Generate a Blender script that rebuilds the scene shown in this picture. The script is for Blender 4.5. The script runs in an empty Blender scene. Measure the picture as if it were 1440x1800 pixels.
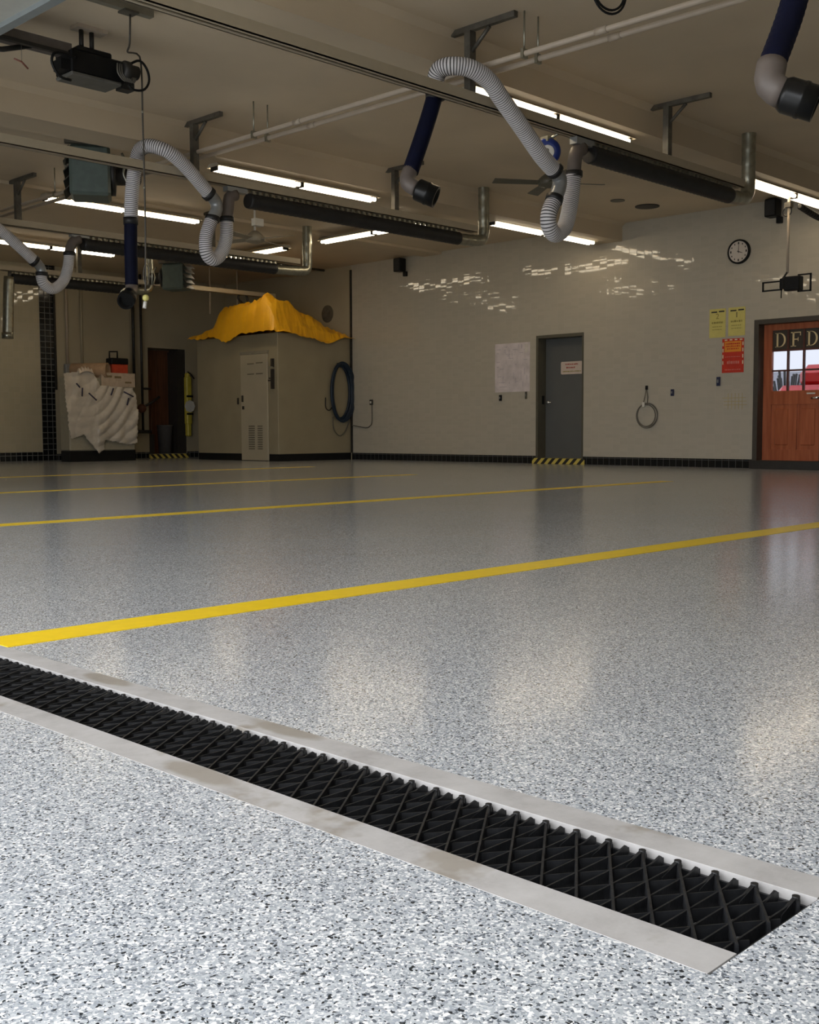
import bpy, math, random
from mathutils import Vector, Matrix
random.seed(7)
S = bpy.context.scene
COL = S.collection

# ------------------------------------------------------------------ camera
cd = bpy.data.cameras.new('camera')
cam = bpy.data.objects.new('camera', cd); COL.objects.link(cam); S.camera = cam
cd.sensor_fit = 'HORIZONTAL'; cd.sensor_width = 36.0; cd.lens = 36.0 * 1971.7 / 1440.0
cd.clip_start = 0.02; cd.clip_end = 300
PITCH, ROLL, YAW = 0.0728082, -0.00382453, 0.772823
fw = Vector((math.cos(YAW)*math.cos(PITCH), math.sin(YAW)*math.cos(PITCH), -math.sin(PITCH)))
rt0 = Vector((math.sin(YAW), -math.cos(YAW), 0)); up0 = rt0.cross(fw)
rt = rt0*math.cos(ROLL) + up0*math.sin(ROLL); up = up0*math.cos(ROLL) - rt0*math.sin(ROLL)
M3 = Matrix((rt, up, -fw)).transposed()
cam.matrix_world = Matrix.Translation((0, 0, 0.56)) @ M3.to_4x4()

# ------------------------------------------------------------------ world, light, exposure
W = bpy.data.worlds.new('overcast'); S.world = W; W.use_nodes = True
bg = W.node_tree.nodes['Background']
SKY_LOW, SKY_RISE = 4.2, 3.5        # overcast sky: about twice as bright overhead as at the horizon
_nt = W.node_tree; _tc = _nt.nodes.new('ShaderNodeTexCoord'); _sx = _nt.nodes.new('ShaderNodeSeparateXYZ')
_mx = _nt.nodes.new('ShaderNodeMath'); _mx.operation = 'MAXIMUM'; _mx.inputs[1].default_value = 0.0
_ma = _nt.nodes.new('ShaderNodeMath'); _ma.operation = 'MULTIPLY_ADD'; _ma.inputs[1].default_value = SKY_RISE; _ma.inputs[2].default_value = SKY_LOW
_nt.links.new(_tc.outputs['Generated'], _sx.inputs[0]); _nt.links.new(_sx.outputs[2], _mx.inputs[0]); _nt.links.new(_mx.outputs[0], _ma.inputs[0])
_nt.links.new(_ma.outputs[0], bg.inputs[1]); bg.inputs[0].default_value = (0.93, 0.96, 1.0, 1)
TUBE_POWER = 8.5
S.view_settings.view_transform = 'Standard'; S.view_settings.look = 'None'
S.view_settings.exposure = 0.0; S.view_settings.gamma = 1.0; S.view_settings.use_curve_mapping = False
def portal(y, w, z, h):
    L = bpy.data.lights.new('doorway_portal', 'AREA'); L.shape = 'RECTANGLE'; L.size = w; L.size_y = h
    L.cycles.is_portal = True
    o = bpy.data.objects.new('doorway_portal', L); COL.objects.link(o)
    o.location = (-0.55, y, z); o.rotation_euler = (math.radians(90), 0, math.radians(-90))
H = 3.71; XW = 14.8; YL = 20.0; XF = -0.6
BAYS = (0.7, 4.45, 8.2)
for b in BAYS: portal(b, 3.2, 1.72, 3.4)

# ------------------------------------------------------------------ node helpers
def N(nt, typ, **kw):
    n = nt.nodes.new(typ)
    for k, v in kw.items():
        if k == 'ins':
            for i, val in v.items():
                if isinstance(val, bpy.types.NodeSocket): nt.links.new(val, n.inputs[i])
                else: n.inputs[i].default_value = val
        else: setattr(n, k, v)
    return n
def math_(nt, op, a, b=None, c=None):
    n = N(nt, 'ShaderNodeMath', operation=op)
    for i, v in enumerate((a, b, c)):
        if v is None: continue
        if isinstance(v, bpy.types.NodeSocket): nt.links.new(v, n.inputs[i])
        else: n.inputs[i].default_value = v
    return n.outputs[0]
def ramp(nt, fac, stops, interp='LINEAR'):
    n = N(nt, 'ShaderNodeValToRGB'); nt.links.new(fac, n.inputs[0]); cr = n.color_ramp; cr.interpolation = interp
    while len(cr.elements) < len(stops): cr.elements.new(0.5)
    for e, (p, c) in zip(cr.elements, stops): e.position = p; e.color = (*c, 1) if len(c) == 3 else c
    return n.outputs[0]
def newmat(name):
    m = bpy.data.materials.new(name); m.use_nodes = True
    return m, m.node_tree, m.node_tree.nodes['Principled BSDF']
MC = {}
def mat(name, col, rough=0.5, metal=0.0, noise=0.12, scale=12.0, coat=0.0, emit=0.0, spec=0.5, bump=0.0, alpha=1.0, trans=0.0):
    if name in MC: return MC[name]
    m, nt, p = newmat(name)
    tc = N(nt, 'ShaderNodeTexCoord')
    nz = N(nt, 'ShaderNodeTexNoise', ins={'Vector': tc.outputs['Object'], 'Scale': scale, 'Detail': 4.0})
    lo = tuple(max(0, c*(1-noise)) for c in col); hi = tuple(min(1, c*(1+noise)) for c in col)
    nt.links.new(ramp(nt, nz.outputs[0], [(0.3, lo), (0.7, hi)]), p.inputs['Base Color'])
    p.inputs['Roughness'].default_value = rough; p.inputs['Metallic'].default_value = metal
    p.inputs['Specular IOR Level'].default_value = spec
    p.inputs['Coat Weight'].default_value = coat; p.inputs['Alpha'].default_value = alpha
    p.inputs['Transmission Weight'].default_value = trans
    if emit > 0:
        p.inputs['Emission Color'].default_value = (*col, 1); p.inputs['Emission Strength'].default_value = emit
    if bump > 0:
        b = N(nt, 'ShaderNodeBump', ins={'Strength': bump, 'Distance': 0.01, 'Height': nz.outputs[0]})
        nt.links.new(b.outputs[0], p.inputs['Normal'])
    MC[name] = m
    return m

def tile_mat(name, axis, col, tilt=0.010, tile=0.108, tile_h=None, rough=0.045, grout=(0.30, 0.28, 0.24), gw=0.035, var=0.03, coat=0.0, line=0.18):
    """square glazed tiles; axis 'y' = wall facing x, 'x' = wall facing y. Every tile sits a hair out of plane."""
    m, nt, p = newmat(name)
    g = N(nt, 'ShaderNodeNewGeometry'); sx = N(nt, 'ShaderNodeSeparateXYZ', ins={0: g.outputs['Position']})
    u = math_(nt, 'DIVIDE', sx.outputs[1 if axis == 'y' else 0], tile); v = math_(nt, 'DIVIDE', sx.outputs[2], tile_h or tile)
    fu, fv = math_(nt, 'FRACT', u), math_(nt, 'FRACT', v)
    cell = N(nt, 'ShaderNodeCombineXYZ', ins={0: math_(nt, 'FLOOR', u), 1: math_(nt, 'FLOOR', v), 2: 3.7})
    wn = N(nt, 'ShaderNodeTexWhiteNoise', noise_dimensions='3D', ins={'Vector': cell.outputs[0]})
    sc = N(nt, 'ShaderNodeSeparateColor', ins={0: wn.outputs['Color']})
    cu = math_(nt, 'MULTIPLY', math_(nt, 'POWER', math_(nt, 'MULTIPLY', math_(nt, 'SUBTRACT', fu, 0.5), 2.0), 3.0), 0.006)
    cv = math_(nt, 'MULTIPLY', math_(nt, 'POWER', math_(nt, 'MULTIPLY', math_(nt, 'SUBTRACT', fv, 0.5), 2.0), 3.0), 0.006)
    tu = math_(nt, 'ADD', math_(nt, 'MULTIPLY', math_(nt, 'SUBTRACT', sc.outputs[0], 0.5), 2*tilt), cu)
    tv = math_(nt, 'ADD', math_(nt, 'MULTIPLY', math_(nt, 'SUBTRACT', sc.outputs[1], 0.5), 2*tilt), cv)
    tn = N(nt, 'ShaderNodeCombineXYZ', ins=({0: 0.0, 1: tu, 2: tv} if axis == 'y' else {0: tu, 1: 0.0, 2: tv}))
    ad = N(nt, 'ShaderNodeVectorMath', operation='ADD', ins={0: g.outputs['Normal'], 1: tn.outputs[0]})
    nn = N(nt, 'ShaderNodeVectorMath', operation='NORMALIZE', ins={0: ad.outputs[0]})
    nt.links.new(nn.outputs[0], p.inputs['Normal'])
    eu = math_(nt, 'MINIMUM', fu, math_(nt, 'SUBTRACT', 1.0, fu)); ev = math_(nt, 'MINIMUM', fv, math_(nt, 'SUBTRACT', 1.0, fv))
    gm = math_(nt, 'LESS_THAN', math_(nt, 'MINIMUM', eu, ev), gw)
    vv = math_(nt, 'ADD', 1.0-var, math_(nt, 'MULTIPLY', sc.outputs[2], 2*var))
    cm = N(nt, 'ShaderNodeVectorMath', operation='SCALE', ins={0: col, 'Scale': vv})
    mx = N(nt, 'ShaderNodeMix', data_type='RGBA', ins={0: math_(nt, 'MULTIPLY', gm, line), 6: cm.outputs[0], 7: (*grout, 1)})
    nt.links.new(mx.outputs[2], p.inputs['Base Color'])
    nt.links.new(math_(nt, 'ADD', rough, math_(nt, 'MULTIPLY', gm, 0.5)), p.inputs['Roughness'])
    return m

def floor_mat():
    m, nt, p = newmat('flake_epoxy')
    g = N(nt, 'ShaderNodeNewGeometry')
    nz = N(nt, 'ShaderNodeTexNoise', ins={'Vector': g.outputs['Position'], 'Scale': 120.0, 'Detail': 2.0})
    off = N(nt, 'ShaderNodeVectorMath', operation='SCALE', ins={0: nz.outputs['Color'], 'Scale': 0.006})
    pos = N(nt, 'ShaderNodeVectorMath', operation='ADD', ins={0: g.outputs['Position'], 1: off.outputs[0]})
    v1 = N(nt, 'ShaderNodeTexVoronoi', ins={'Vector': pos.outputs[0], 'Scale': 290.0, 'Randomness': 1.0})
    s1 = N(nt, 'ShaderNodeSeparateColor', ins={0: v1.outputs['Color']})
    c1 = ramp(nt, s1.outputs[0], [(0.0, (0.02, 0.025, 0.03)), (0.065, (0.12, 0.135, 0.155)), (0.15, (0.31, 0.335, 0.36)), (0.36, (0.42, 0.445, 0.47)),
                                 (0.60, (0.54, 0.56, 0.58)), (0.82, (0.84, 0.84, 0.83))], 'CONSTANT')
    v2 = N(nt, 'ShaderNodeTexVoronoi', ins={'Vector': pos.outputs[0], 'Scale': 400.0})
    s2 = N(nt, 'ShaderNodeSeparateColor', ins={0: v2.outputs['Color']})
    c2 = ramp(nt, s2.outputs[1], [(0.0, (0.05, 0.06, 0.07)), (0.09, (0.34, 0.37, 0.41)), (0.5, (0.52, 0.54, 0.56)), (0.8, (0.76, 0.76, 0.75))], 'CONSTANT')
    mx = N(nt, 'ShaderNodeMix', data_type='RGBA', ins={0: math_(nt, 'GREATER_THAN', s1.outputs[1], 0.62), 6: c1, 7: c2})
    big = N(nt, 'ShaderNodeTexNoise', ins={'Vector': g.outputs['Position'], 'Scale': 1.3, 'Detail': 3.0})
    bc = ramp(nt, big.outputs[0], [(0.3, (0.93, 0.93, 0.94)), (0.7, (1.0, 1.0, 1.0))])
    mul = N(nt, 'ShaderNodeMix', data_type='RGBA', blend_type='MULTIPLY', ins={0: 1.0, 6: mx.outputs[2], 7: bc})
    nt.links.new(mul.outputs[2], p.inputs['Base Color'])
    p.inputs['Roughness'].default_value = 0.155
    b = N(nt, 'ShaderNodeBump', ins={'Strength': 0.10, 'Distance': 0.0008, 'Height': s1.outputs[2]})
    nt.links.new(b.outputs[0], p.inputs['Normal'])
    p.inputs['Specular IOR Level'].default_value = 0.5
    return m

def ceil_mat(name, col):
    m, nt, p = newmat(name)
    g = N(nt, 'ShaderNodeNewGeometry')
    a = N(nt, 'ShaderNodeTexNoise', ins={'Vector': g.outputs['Position'], 'Scale': 0.7, 'Detail': 5.0})
    lo = tuple(c*0.88 for c in col); hi = tuple(min(1, c*1.08) for c in col)
    nt.links.new(ramp(nt, a.outputs[0], [(0.3, lo), (0.7, hi)]), p.inputs['Base Color'])
    p.inputs['Roughness'].default_value = 0.6
    f = N(nt, 'ShaderNodeTexNoise', ins={'Vector': g.outputs['Position'], 'Scale': 60.0, 'Detail': 2.0})
    b = N(nt, 'ShaderNodeBump', ins={'Strength': 0.25, 'Distance': 0.004, 'Height': f.outputs[0]})
    nt.links.new(b.outputs[0], p.inputs['Normal'])
    return m

def wood_mat(name, c1, c2, axis=2, rough=0.3):
    m, nt, p = newmat(name)
    g = N(nt, 'ShaderNodeNewGeometry')
    sc = [14.0, 14.0, 14.0]; sc[axis] = 1.2
    mp = N(nt, 'ShaderNodeMapping', ins={'Vector': g.outputs['Position'], 'Scale': tuple(sc)})
    nz = N(nt, 'ShaderNodeTexNoise', ins={'Vector': mp.outputs[0], 'Scale': 1.6, 'Detail': 6.0})
    nt.links.new(ramp(nt, nz.outputs[0], [(0.3, c1), (0.7, c2)]), p.inputs['Base Color'])
    p.inputs['Roughness'].default_value = rough
    return m

def hazard_mat(name, axis):
    m, nt, p = newmat(name)
    g = N(nt, 'ShaderNodeNewGeometry'); sx = N(nt, 'ShaderNodeSeparateXYZ', ins={0: g.outputs['Position']})
    t = math_(nt, 'ADD', sx.outputs[axis], sx.outputs[2])
    f = math_(nt, 'GREATER_THAN', math_(nt, 'FRACT', math_(nt, 'DIVIDE', t, 0.145)), 0.5)
    mx = N(nt, 'ShaderNodeMix', data_type='RGBA', ins={0: f, 6: (0.02, 0.018, 0.015, 1), 7: (0.62, 0.5, 0.10, 1)})
    nt.links.new(mx.outputs[2], p.inputs['Base Color']); p.inputs['Roughness'].default_value = 0.6
    return m

def rail_mat():
    m, nt, p = newmat('drain_rail_concrete')
    g = N(nt, 'ShaderNodeNewGeometry')
    a = N(nt, 'ShaderNodeTexNoise', ins={'Vector': g.outputs['Position'], 'Scale': 9.0, 'Detail': 8.0, 'Roughness': 0.7})
    c = ramp(nt, a.outputs[0], [(0.30, (0.30, 0.285, 0.275)), (0.5, (0.40, 0.385, 0.375)), (0.72, (0.47, 0.455, 0.445))])
    # dirt patches along the frame, with outlines of their own
    st = N(nt, 'ShaderNodeTexNoise', ins={'Vector': g.outputs['Position'], 'Scale': 3.4, 'Detail': 5.0, 'Roughness': 0.62})
    k = ramp(nt, st.outputs[0], [(0.58, (0, 0, 0)), (0.64, (1, 1, 1))])
    # three oily patches where the frame sections butt together
    wob = N(nt, 'ShaderNodeTexNoise', ins={'Vector': g.outputs['Position'], 'Scale': 22.0, 'Detail': 4.0})
    sx = N(nt, 'ShaderNodeSeparateXYZ', ins={0: g.outputs['Position']}); tot = k
    for py, px, sgn in ((2.24, 1.315, 1), (1.505, 1.05, 1), (1.615, 1.32, 1)):
        dy = math_(nt, 'DIVIDE', math_(nt, 'SUBTRACT', sx.outputs[1], py), 0.10); dx = math_(nt, 'DIVIDE', math_(nt, 'SUBTRACT', sx.outputs[0], px), 0.030)
        dd = math_(nt, 'ADD', math_(nt, 'POWER', math_(nt, 'ABSOLUTE', dy), 2.0), math_(nt, 'POWER', math_(nt, 'ABSOLUTE', dx), 2.0))
        q = math_(nt, 'SUBTRACT', math_(nt, 'ADD', 0.7, wob.outputs[0]), dd)
        tot = math_(nt, 'MAXIMUM', tot, math_(nt, 'MINIMUM', math_(nt, 'MAXIMUM', math_(nt, 'MULTIPLY', q, 1.6), 0.0), 1.0))
    k = tot
    mx = N(nt, 'ShaderNodeMix', data_type='RGBA', ins={0: math_(nt, 'MULTIPLY', k, 0.6), 6: c, 7: (0.20, 0.165, 0.115, 1)})
    nt.links.new(mx.outputs[2], p.inputs['Base Color']); p.inputs['Roughness'].default_value = 0.55
    return m

# ------------------------------------------------------------------ mesh helpers
ORG = {}
class MB:
    def __init__(s): s.v = []; s.f = []; s.m = []; s.s = []
    def add(s, vs, fs, mi=0, smooth=False):
        o = len(s.v); s.v += [tuple(v) for v in vs]
        for f in fs: s.f.append(tuple(i+o for i in f)); s.m.append(mi); s.s.append(smooth)
        return s
    def box(s, a, b, mi=0, bev=0.0):
        x0, y0, z0 = (min(a[i], b[i]) for i in range(3)); x1, y1, z1 = (max(a[i], b[i]) for i in range(3))
        if bev > 0:
            e = min(bev, (x1-x0)*.45, (y1-y0)*.45, (z1-z0)*.45); vs = []; idx = {}
            for i in (0, 1):
                for j in (0, 1):
                    for k in (0, 1):
                        for ax in range(3):
                            p = [(x0, x1)[i], (y0, y1)[j], (z0, z1)[k]]; sg = [(1, -1)[i], (1, -1)[j], (1, -1)[k]]
                            for q in range(3):
                                if q != ax: p[q] += sg[q]*e
                            idx[(i, j, k, ax)] = len(vs); vs.append(p)
            fs = []
            for ax in range(3):
                for side in (0, 1):
                    o2 = [q for q in range(3) if q != ax]; loop = []
                    for (a1, a2) in ((0, 0), (1, 0), (1, 1), (0, 1)):
                        key = [0, 0, 0]; key[ax] = side; key[o2[0]] = a1; key[o2[1]] = a2; loop.append(idx[(*key, ax)])
                    fs.append(loop)
            for ax in range(3):
                o2 = [q for q in range(3) if q != ax]
                for a1 in (0, 1):
                    for a2 in (0, 1):
                        k0 = [0, 0, 0]; k0[o2[0]] = a1; k0[o2[1]] = a2; k1 = list(k0); k1[ax] = 1
                        fs.append([idx[(*k0, o2[0])], idx[(*k1, o2[0])], idx[(*k1, o2[1])], idx[(*k0, o2[1])]])
            for i in (0, 1):
                for j in (0, 1):
                    for k in (0, 1): fs.append([idx[(i, j, k, 0)], idx[(i, j, k, 1)], idx[(i, j, k, 2)]])
            c = Vector(((x0+x1)/2, (y0+y1)/2, (z0+z1)/2)); out = []
            for f in fs:
                P = [Vector(vs[i]) for i in f]; n = (P[1]-P[0]).cross(P[2]-P[0]); m_ = sum(P, Vector())/len(P)
                out.append(f if n.dot(m_-c) > 0 else f[::-1])
            return s.add(vs, out, mi)
        vs = [(x, y, z) for x in (x0, x1) for y in (y0, y1) for z in (z0, z1)]
        return s.add(vs, [(0, 1, 3, 2), (4, 6, 7, 5), (0, 4, 5, 1), (2, 3, 7, 6), (0, 2, 6, 4), (1, 5, 7, 3)], mi)
    def quad(s, a, b, c, d, mi=0): return s.add([a, b, c, d], [(0, 1, 2, 3)], mi)
    def tube(s, pts, r, n=14, mi=0, caps=True, closed=False, rf=None, mf=None, smooth=True):
        P = [Vector(p) for p in pts]; k = len(P); rings = []; prev = None
        for i in range(k):
            if closed: t = P[(i+1) % k]-P[i-1]
            else: t = P[min(i+1, k-1)]-P[max(i-1, 0)]
            if t.length < 1e-9: t = Vector((0, 0, 1))
            t.normalize()
            if prev is None:
                a = Vector((0, 0, 1)) if abs(t.z) < 0.9 else Vector((1, 0, 0)); nrm = (a - t*a.dot(t)).normalized()
            else: nrm = (prev - t*prev.dot(t)).normalized()
            prev = nrm; bn = t.cross(nrm); rr = rf(i) if rf else r
            rings.append([P[i] + nrm*(rr*math.cos(2*math.pi*j/n)) + bn*(rr*math.sin(2*math.pi*j/n)) for j in range(n)])
        vs = [v for R_ in rings for v in R_]; o = len(s.v); s.v += [tuple(v) for v in vs]
        for i in range(k if closed else k-1):
            i2 = (i+1) % k
            for j in range(n):
                j2 = (j+1) % n
                s.f.append((o+i*n+j, o+i*n+j2, o+i2*n+j2, o+i2*n+j)); s.m.append(mf(i) if mf else mi); s.s.append(smooth)
        if caps and not closed:
            s.f.append(tuple(o+j for j in range(n))[::-1]); s.m.append(mi); s.s.append(False)
            s.f.append(tuple(o+(k-1)*n+j for j in range(n))); s.m.append(mi); s.s.append(False)
        return s
    def cyl(s, a, b, r, n=20, mi=0, r2=None, caps=True):
        if r2 is None: return s.tube([a, b], r, n, mi, caps)
        return s.tube([a, b], r, n, mi, caps, rf=lambda i: r if i == 0 else r2)
    def lathe(s, c, axis, prof, n=28, mi=0):
        """prof: list of (distance along axis, radius)"""
        ax = Vector(axis).normalized(); c = Vector(c)
        q = Vector((0, 0, 1)) if abs(ax.z) < 0.9 else Vector((1, 0, 0)); e1 = (q-ax*q.dot(ax)).normalized(); e2 = ax.cross(e1)
        o = len(s.v); k = len(prof)
        for d, r in prof:
            for j in range(n):
                a = 2*math.pi*j/n; s.v.append(tuple(c+ax*d+(e1*math.cos(a)+e2*math.sin(a))*max(r, 1e-4)))
        for i in range(k-1):
            for j in range(n):
                j2 = (j+1) % n; s.f.append((o+i*n+j, o+i*n+j2, o+(i+1)*n+j2, o+(i+1)*n+j)); s.m.append(mi)
                s.s.append(abs(prof[i+1][1]-prof[i][1]) < 3*abs(prof[i+1][0]-prof[i][0]))
        s.f.append(tuple(o+j for j in range(n))[::-1]); s.m.append(mi); s.s.append(False)
        s.f.append(tuple(o+(k-1)*n+j for j in range(n))); s.m.append(mi); s.s.append(False)
        return s
    def ball(s, c, r, mi=0):
        k = 10; return s.lathe(c, (0, 0, 1), [(-r*math.cos(math.pi*i/k), r*math.sin(math.pi*i/k)+1e-4) for i in range(k+1)], 18, mi)
    def build(s, name, mats, parent=None):
        o_ = Vector(ORG.get(parent.name, (0, 0, 0))) if parent else Vector((0, 0, 0))
        me = bpy.data.meshes.new(name)
        me.from_pydata([tuple(Vector(v)-o_) for v in s.v], [], s.f)
        for q in (mats if isinstance(mats, (list, tuple)) else [mats]): me.materials.append(q)
        for p, mi, sm in zip(me.polygons, s.m, s.s): p.material_index = mi; p.use_smooth = sm
        me.update()
        o = bpy.data.objects.new(name, me); COL.objects.link(o)
        if parent: o.parent = parent
        ORG[o.name] = tuple(o_)
        return o
def spline(pts, step=0.02, closed=False):
    P = [Vector(p) for p in pts]; k = len(P); out = []
    for i in range(k if closed else k-1):
        if closed: p0, p1, p2, p3 = P[i-1], P[i], P[(i+1) % k], P[(i+2) % k]
        else: p0, p1, p2, p3 = P[max(i-1, 0)], P[i], P[i+1], P[min(i+2, k-1)]
        n = max(1, int((p2-p1).length/step))
        for j in range(n):
            t = j/n
            out.append(0.5*((2*p1)+(p2-p0)*t+(2*p0-5*p1+4*p2-p3)*t*t+(3*p1-p0-3*p2+p3)*t**3))
    if not closed: out.append(P[-1])
    # resample to even spacing
    L = [0.0]
    for a, b in zip(out, out[1:]): L.append(L[-1]+(b-a).length)
    n = max(2, int(L[-1]/step)); res = []; j = 0
    for i in range(n+1):
        d = L[-1]*i/n
        while j < len(L)-2 and L[j+1] < d: j += 1
        t = (d-L[j])/max(1e-9, L[j+1]-L[j]); res.append(out[j].lerp(out[j+1], min(1, max(0, t))))
    return res
def root(name, loc, label, cat, group=None):
    o = bpy.data.objects.new(name, None); COL.objects.link(o); o.location = loc; o.empty_display_size = 0.1
    o['label'] = label; o['category'] = cat
    if group: o['group'] = group
    ORG[o.name] = tuple(loc); return o
def tag(o, label, cat, group=None, kind=None):
    o['label'] = label; o['category'] = cat
    if group: o['group'] = group
    if kind: o['kind'] = kind
    return o
def struct(o): o['kind'] = 'structure'; return o

# ------------------------------------------------------------------ materials
M_floor = floor_mat()
M_tile = tile_mat('glazed_wall_tile', 'y', (0.48, 0.445, 0.37), tilt=0.017, tile=0.135, tile_h=0.054)
M_tileL = tile_mat('glazed_left_tile', 'x', (0.47, 0.42, 0.30), tilt=0.012)
M_black_y = tile_mat('black_base_tile_y', 'y', (0.012, 0.012, 0.012), rough=0.12, grout=(0.10, 0.10, 0.095), gw=0.03, line=0.8)
M_black_x = tile_mat('black_base_tile_x', 'x', (0.010, 0.011, 0.011), rough=0.10, grout=(0.26, 0.26, 0.24), gw=0.06, line=0.55)
M_ceil = ceil_mat('ceiling_paint', (0.66, 0.55, 0.40))
M_beam = ceil_mat('beam_paint', (0.62, 0.515, 0.37))
M_pw = ceil_mat('painted_wall', (0.40, 0.35, 0.245))
M_closet = mat('closet_panel_paint', (0.33, 0.285, 0.19), 0.45, noise=0.06, scale=2.5)
M_line = mat('yellow_floor_paint', (0.90, 0.62, 0.0), 0.38, noise=0.05, scale=20)
M_rail_c = rail_mat()
M_grate = mat('black_cast_grate', (0.011, 0.0115, 0.013), 0.45, noise=0.4, scale=60, bump=0.15)
M_pit = mat('drain_pit', (0.012, 0.012, 0.012), 0.8)
M_galv = mat('galvanised_metal', (0.36, 0.355, 0.29), 0.30, 0.85, noise=0.2, scale=16)
M_alu = mat('aluminium_profile', (0.44, 0.375, 0.27), 0.5, 0.1, noise=0.03)
M_strut = mat('steel_strut', (0.13, 0.12, 0.10), 0.5, 0.5, noise=0.3)
M_rubber = mat('black_rubber', (0.014, 0.014, 0.015), 0.5, noise=0.3)
M_blk = mat('black_plastic', (0.009, 0.009, 0.009), 0.45, spec=0.2, noise=0.2)
M_gloss = mat('gloss_black_nozzle', (0.006, 0.006, 0.006), 0.28, noise=0.2, spec=0.3)
M_hoseW = mat('hose_grey', (0.68, 0.66, 0.67), 0.5, noise=0.06)
M_hoseD = mat('hose_dark_spiral', (0.035, 0.032, 0.035), 0.5)
M_blue = mat('navy_hose', (0.0018, 0.0032, 0.018), 0.7, spec=0.2, noise=0.2)
M_fit = mat('dull_grey_fitting', (0.30, 0.31, 0.31), 0.35, 0.4, noise=0.1)
M_pale = mat('pale_cast_elbow', (0.14, 0.115, 0.10), 0.5, noise=0.08)
M_pipe = mat('painted_pipe', (0.46, 0.385, 0.30), 0.4, noise=0.05)
M_white = mat('white_enamel', (0.72, 0.70, 0.64), 0.4, noise=0.04)
M_house = mat('fixture_housing', (0.62, 0.56, 0.44), 0.4, noise=0.05)
M_tube = mat('fluorescent_tube', (1.0, 0.86, 0.64), 0.4, noise=0.0, emit=TUBE_POWER)
M_teal = mat('heater_teal_paint', (0.10, 0.13, 0.115), 0.4, noise=0.12)
M_dark = mat('dark_metal', (0.03, 0.028, 0.025), 0.5, 0.3, noise=0.3)
M_gdoor = mat('grey_steel_door', (0.115, 0.120, 0.118), 0.4, noise=0.05, scale=3)
M_frame = mat('olive_door_frame', (0.10, 0.092, 0.066), 0.45, noise=0.08)
M_red = wood_mat('red_stained_wood', (0.34, 0.085, 0.032), (0.52, 0.155, 0.065), rough=0.28)
M_brown = wood_mat('dark_brown_wood', (0.09, 0.038, 0.018), (0.17, 0.068, 0.032))
M_haz_y = hazard_mat('hazard_stripes_y', 1); M_haz_x = hazard_mat('hazard_stripes_x', 0)
M_paper = mat('poster_paper', (0.66, 0.60, 0.61), 0.6, noise=0.16, scale=6)
M_chrome = mat('chrome', (0.75, 0.75, 0.75), 0.15, 1.0, noise=0.02)
M_yel = mat('yellow_sign', (0.62, 0.55, 0.16), 0.5, noise=0.06)
M_redsign = mat('red_sign', (0.55, 0.03, 0.01), 0.45, noise=0.1)
M_orsign = mat('orange_sign', (0.75, 0.27, 0.02), 0.45, noise=0.06)
M_cream = mat('cream_paint', (0.72, 0.66, 0.44), 0.5, noise=0.03)
M_ink = mat('dark_ink', (0.03, 0.025, 0.02), 0.6)
M_ink2 = mat('olive_ink', (0.27, 0.23, 0.05), 0.6)
M_tarp = mat('yellow_tarp', (0.95, 0.47, 0.015), 0.42, noise=0.12, scale=3, bump=0.5)
M_plastic = mat('milky_plastic_sheet', (0.56, 0.51, 0.44), 0.28, noise=0.10, scale=7, bump=0.25)
M_grey = mat('grey_cabinet', (0.36, 0.33, 0.25), 0.5, noise=0.06)
M_card = mat('cardboard', (0.42, 0.28, 0.17), 0.8, noise=0.12)
M_orange = mat('orange_red_plastic', (0.50, 0.055, 0.02), 0.45)
M_bluehose = mat('teal_blue_hose', (0.004, 0.016, 0.036), 0.45, noise=0.2)
M_wire = mat('grey_cord', (0.12, 0.11, 0.09), 0.5)
M_lime = mat('pale_yellow_ball', (0.72, 0.66, 0.22), 0.45, noise=0.03)
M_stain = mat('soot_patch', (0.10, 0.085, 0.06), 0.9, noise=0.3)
M_dface = mat('overhead_door_panel', (0.50, 0.50, 0.45), 0.5, noise=0.04)
M_dedge = mat('door_edge_steel', (0.27, 0.30, 0.305), 0.4, 0.2, noise=0.06)

# ------------------------------------------------------------------ setting: floor
TX0, TX1, TY0, TY1 = 1.013, 1.335, 0.560, 5.6      # trench frame, outer
YB = -3.2
f = MB()
for (x0, x1, y0, y1) in ((XF, TX0, YB, YL), (TX1, XW+.55, YB, YL), (TX0, TX1, YB, TY0), (TX0, TX1, TY1, YL)):
    f.box((x0, y0, -0.30), (x1, y1, 0.0))
struct(f.build('floor', M_floor))
a = MB().box((-40, -40, -0.32), (XF, 60, -0.02)); struct(a.build('floor', mat('outdoor_concrete', (0.36, 0.36, 0.35), 0.8, noise=0.1, scale=2)))
def fline(i, y0, y1, x0, x1):
    struct(MB().box((x0, y0, 0.0), (x1, y1, 0.0016)).build('trim_%d' % i, M_line))
fline(1, 2.765, 2.925, 1.336, 14.3)
fline(2, 6.37, 6.53, 1.336, 10.6)
fline(3, 9.80, 9.94, 1.336, 10.2)
fline(4, 13.15, 13.30, 1.336, 11.4)

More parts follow.
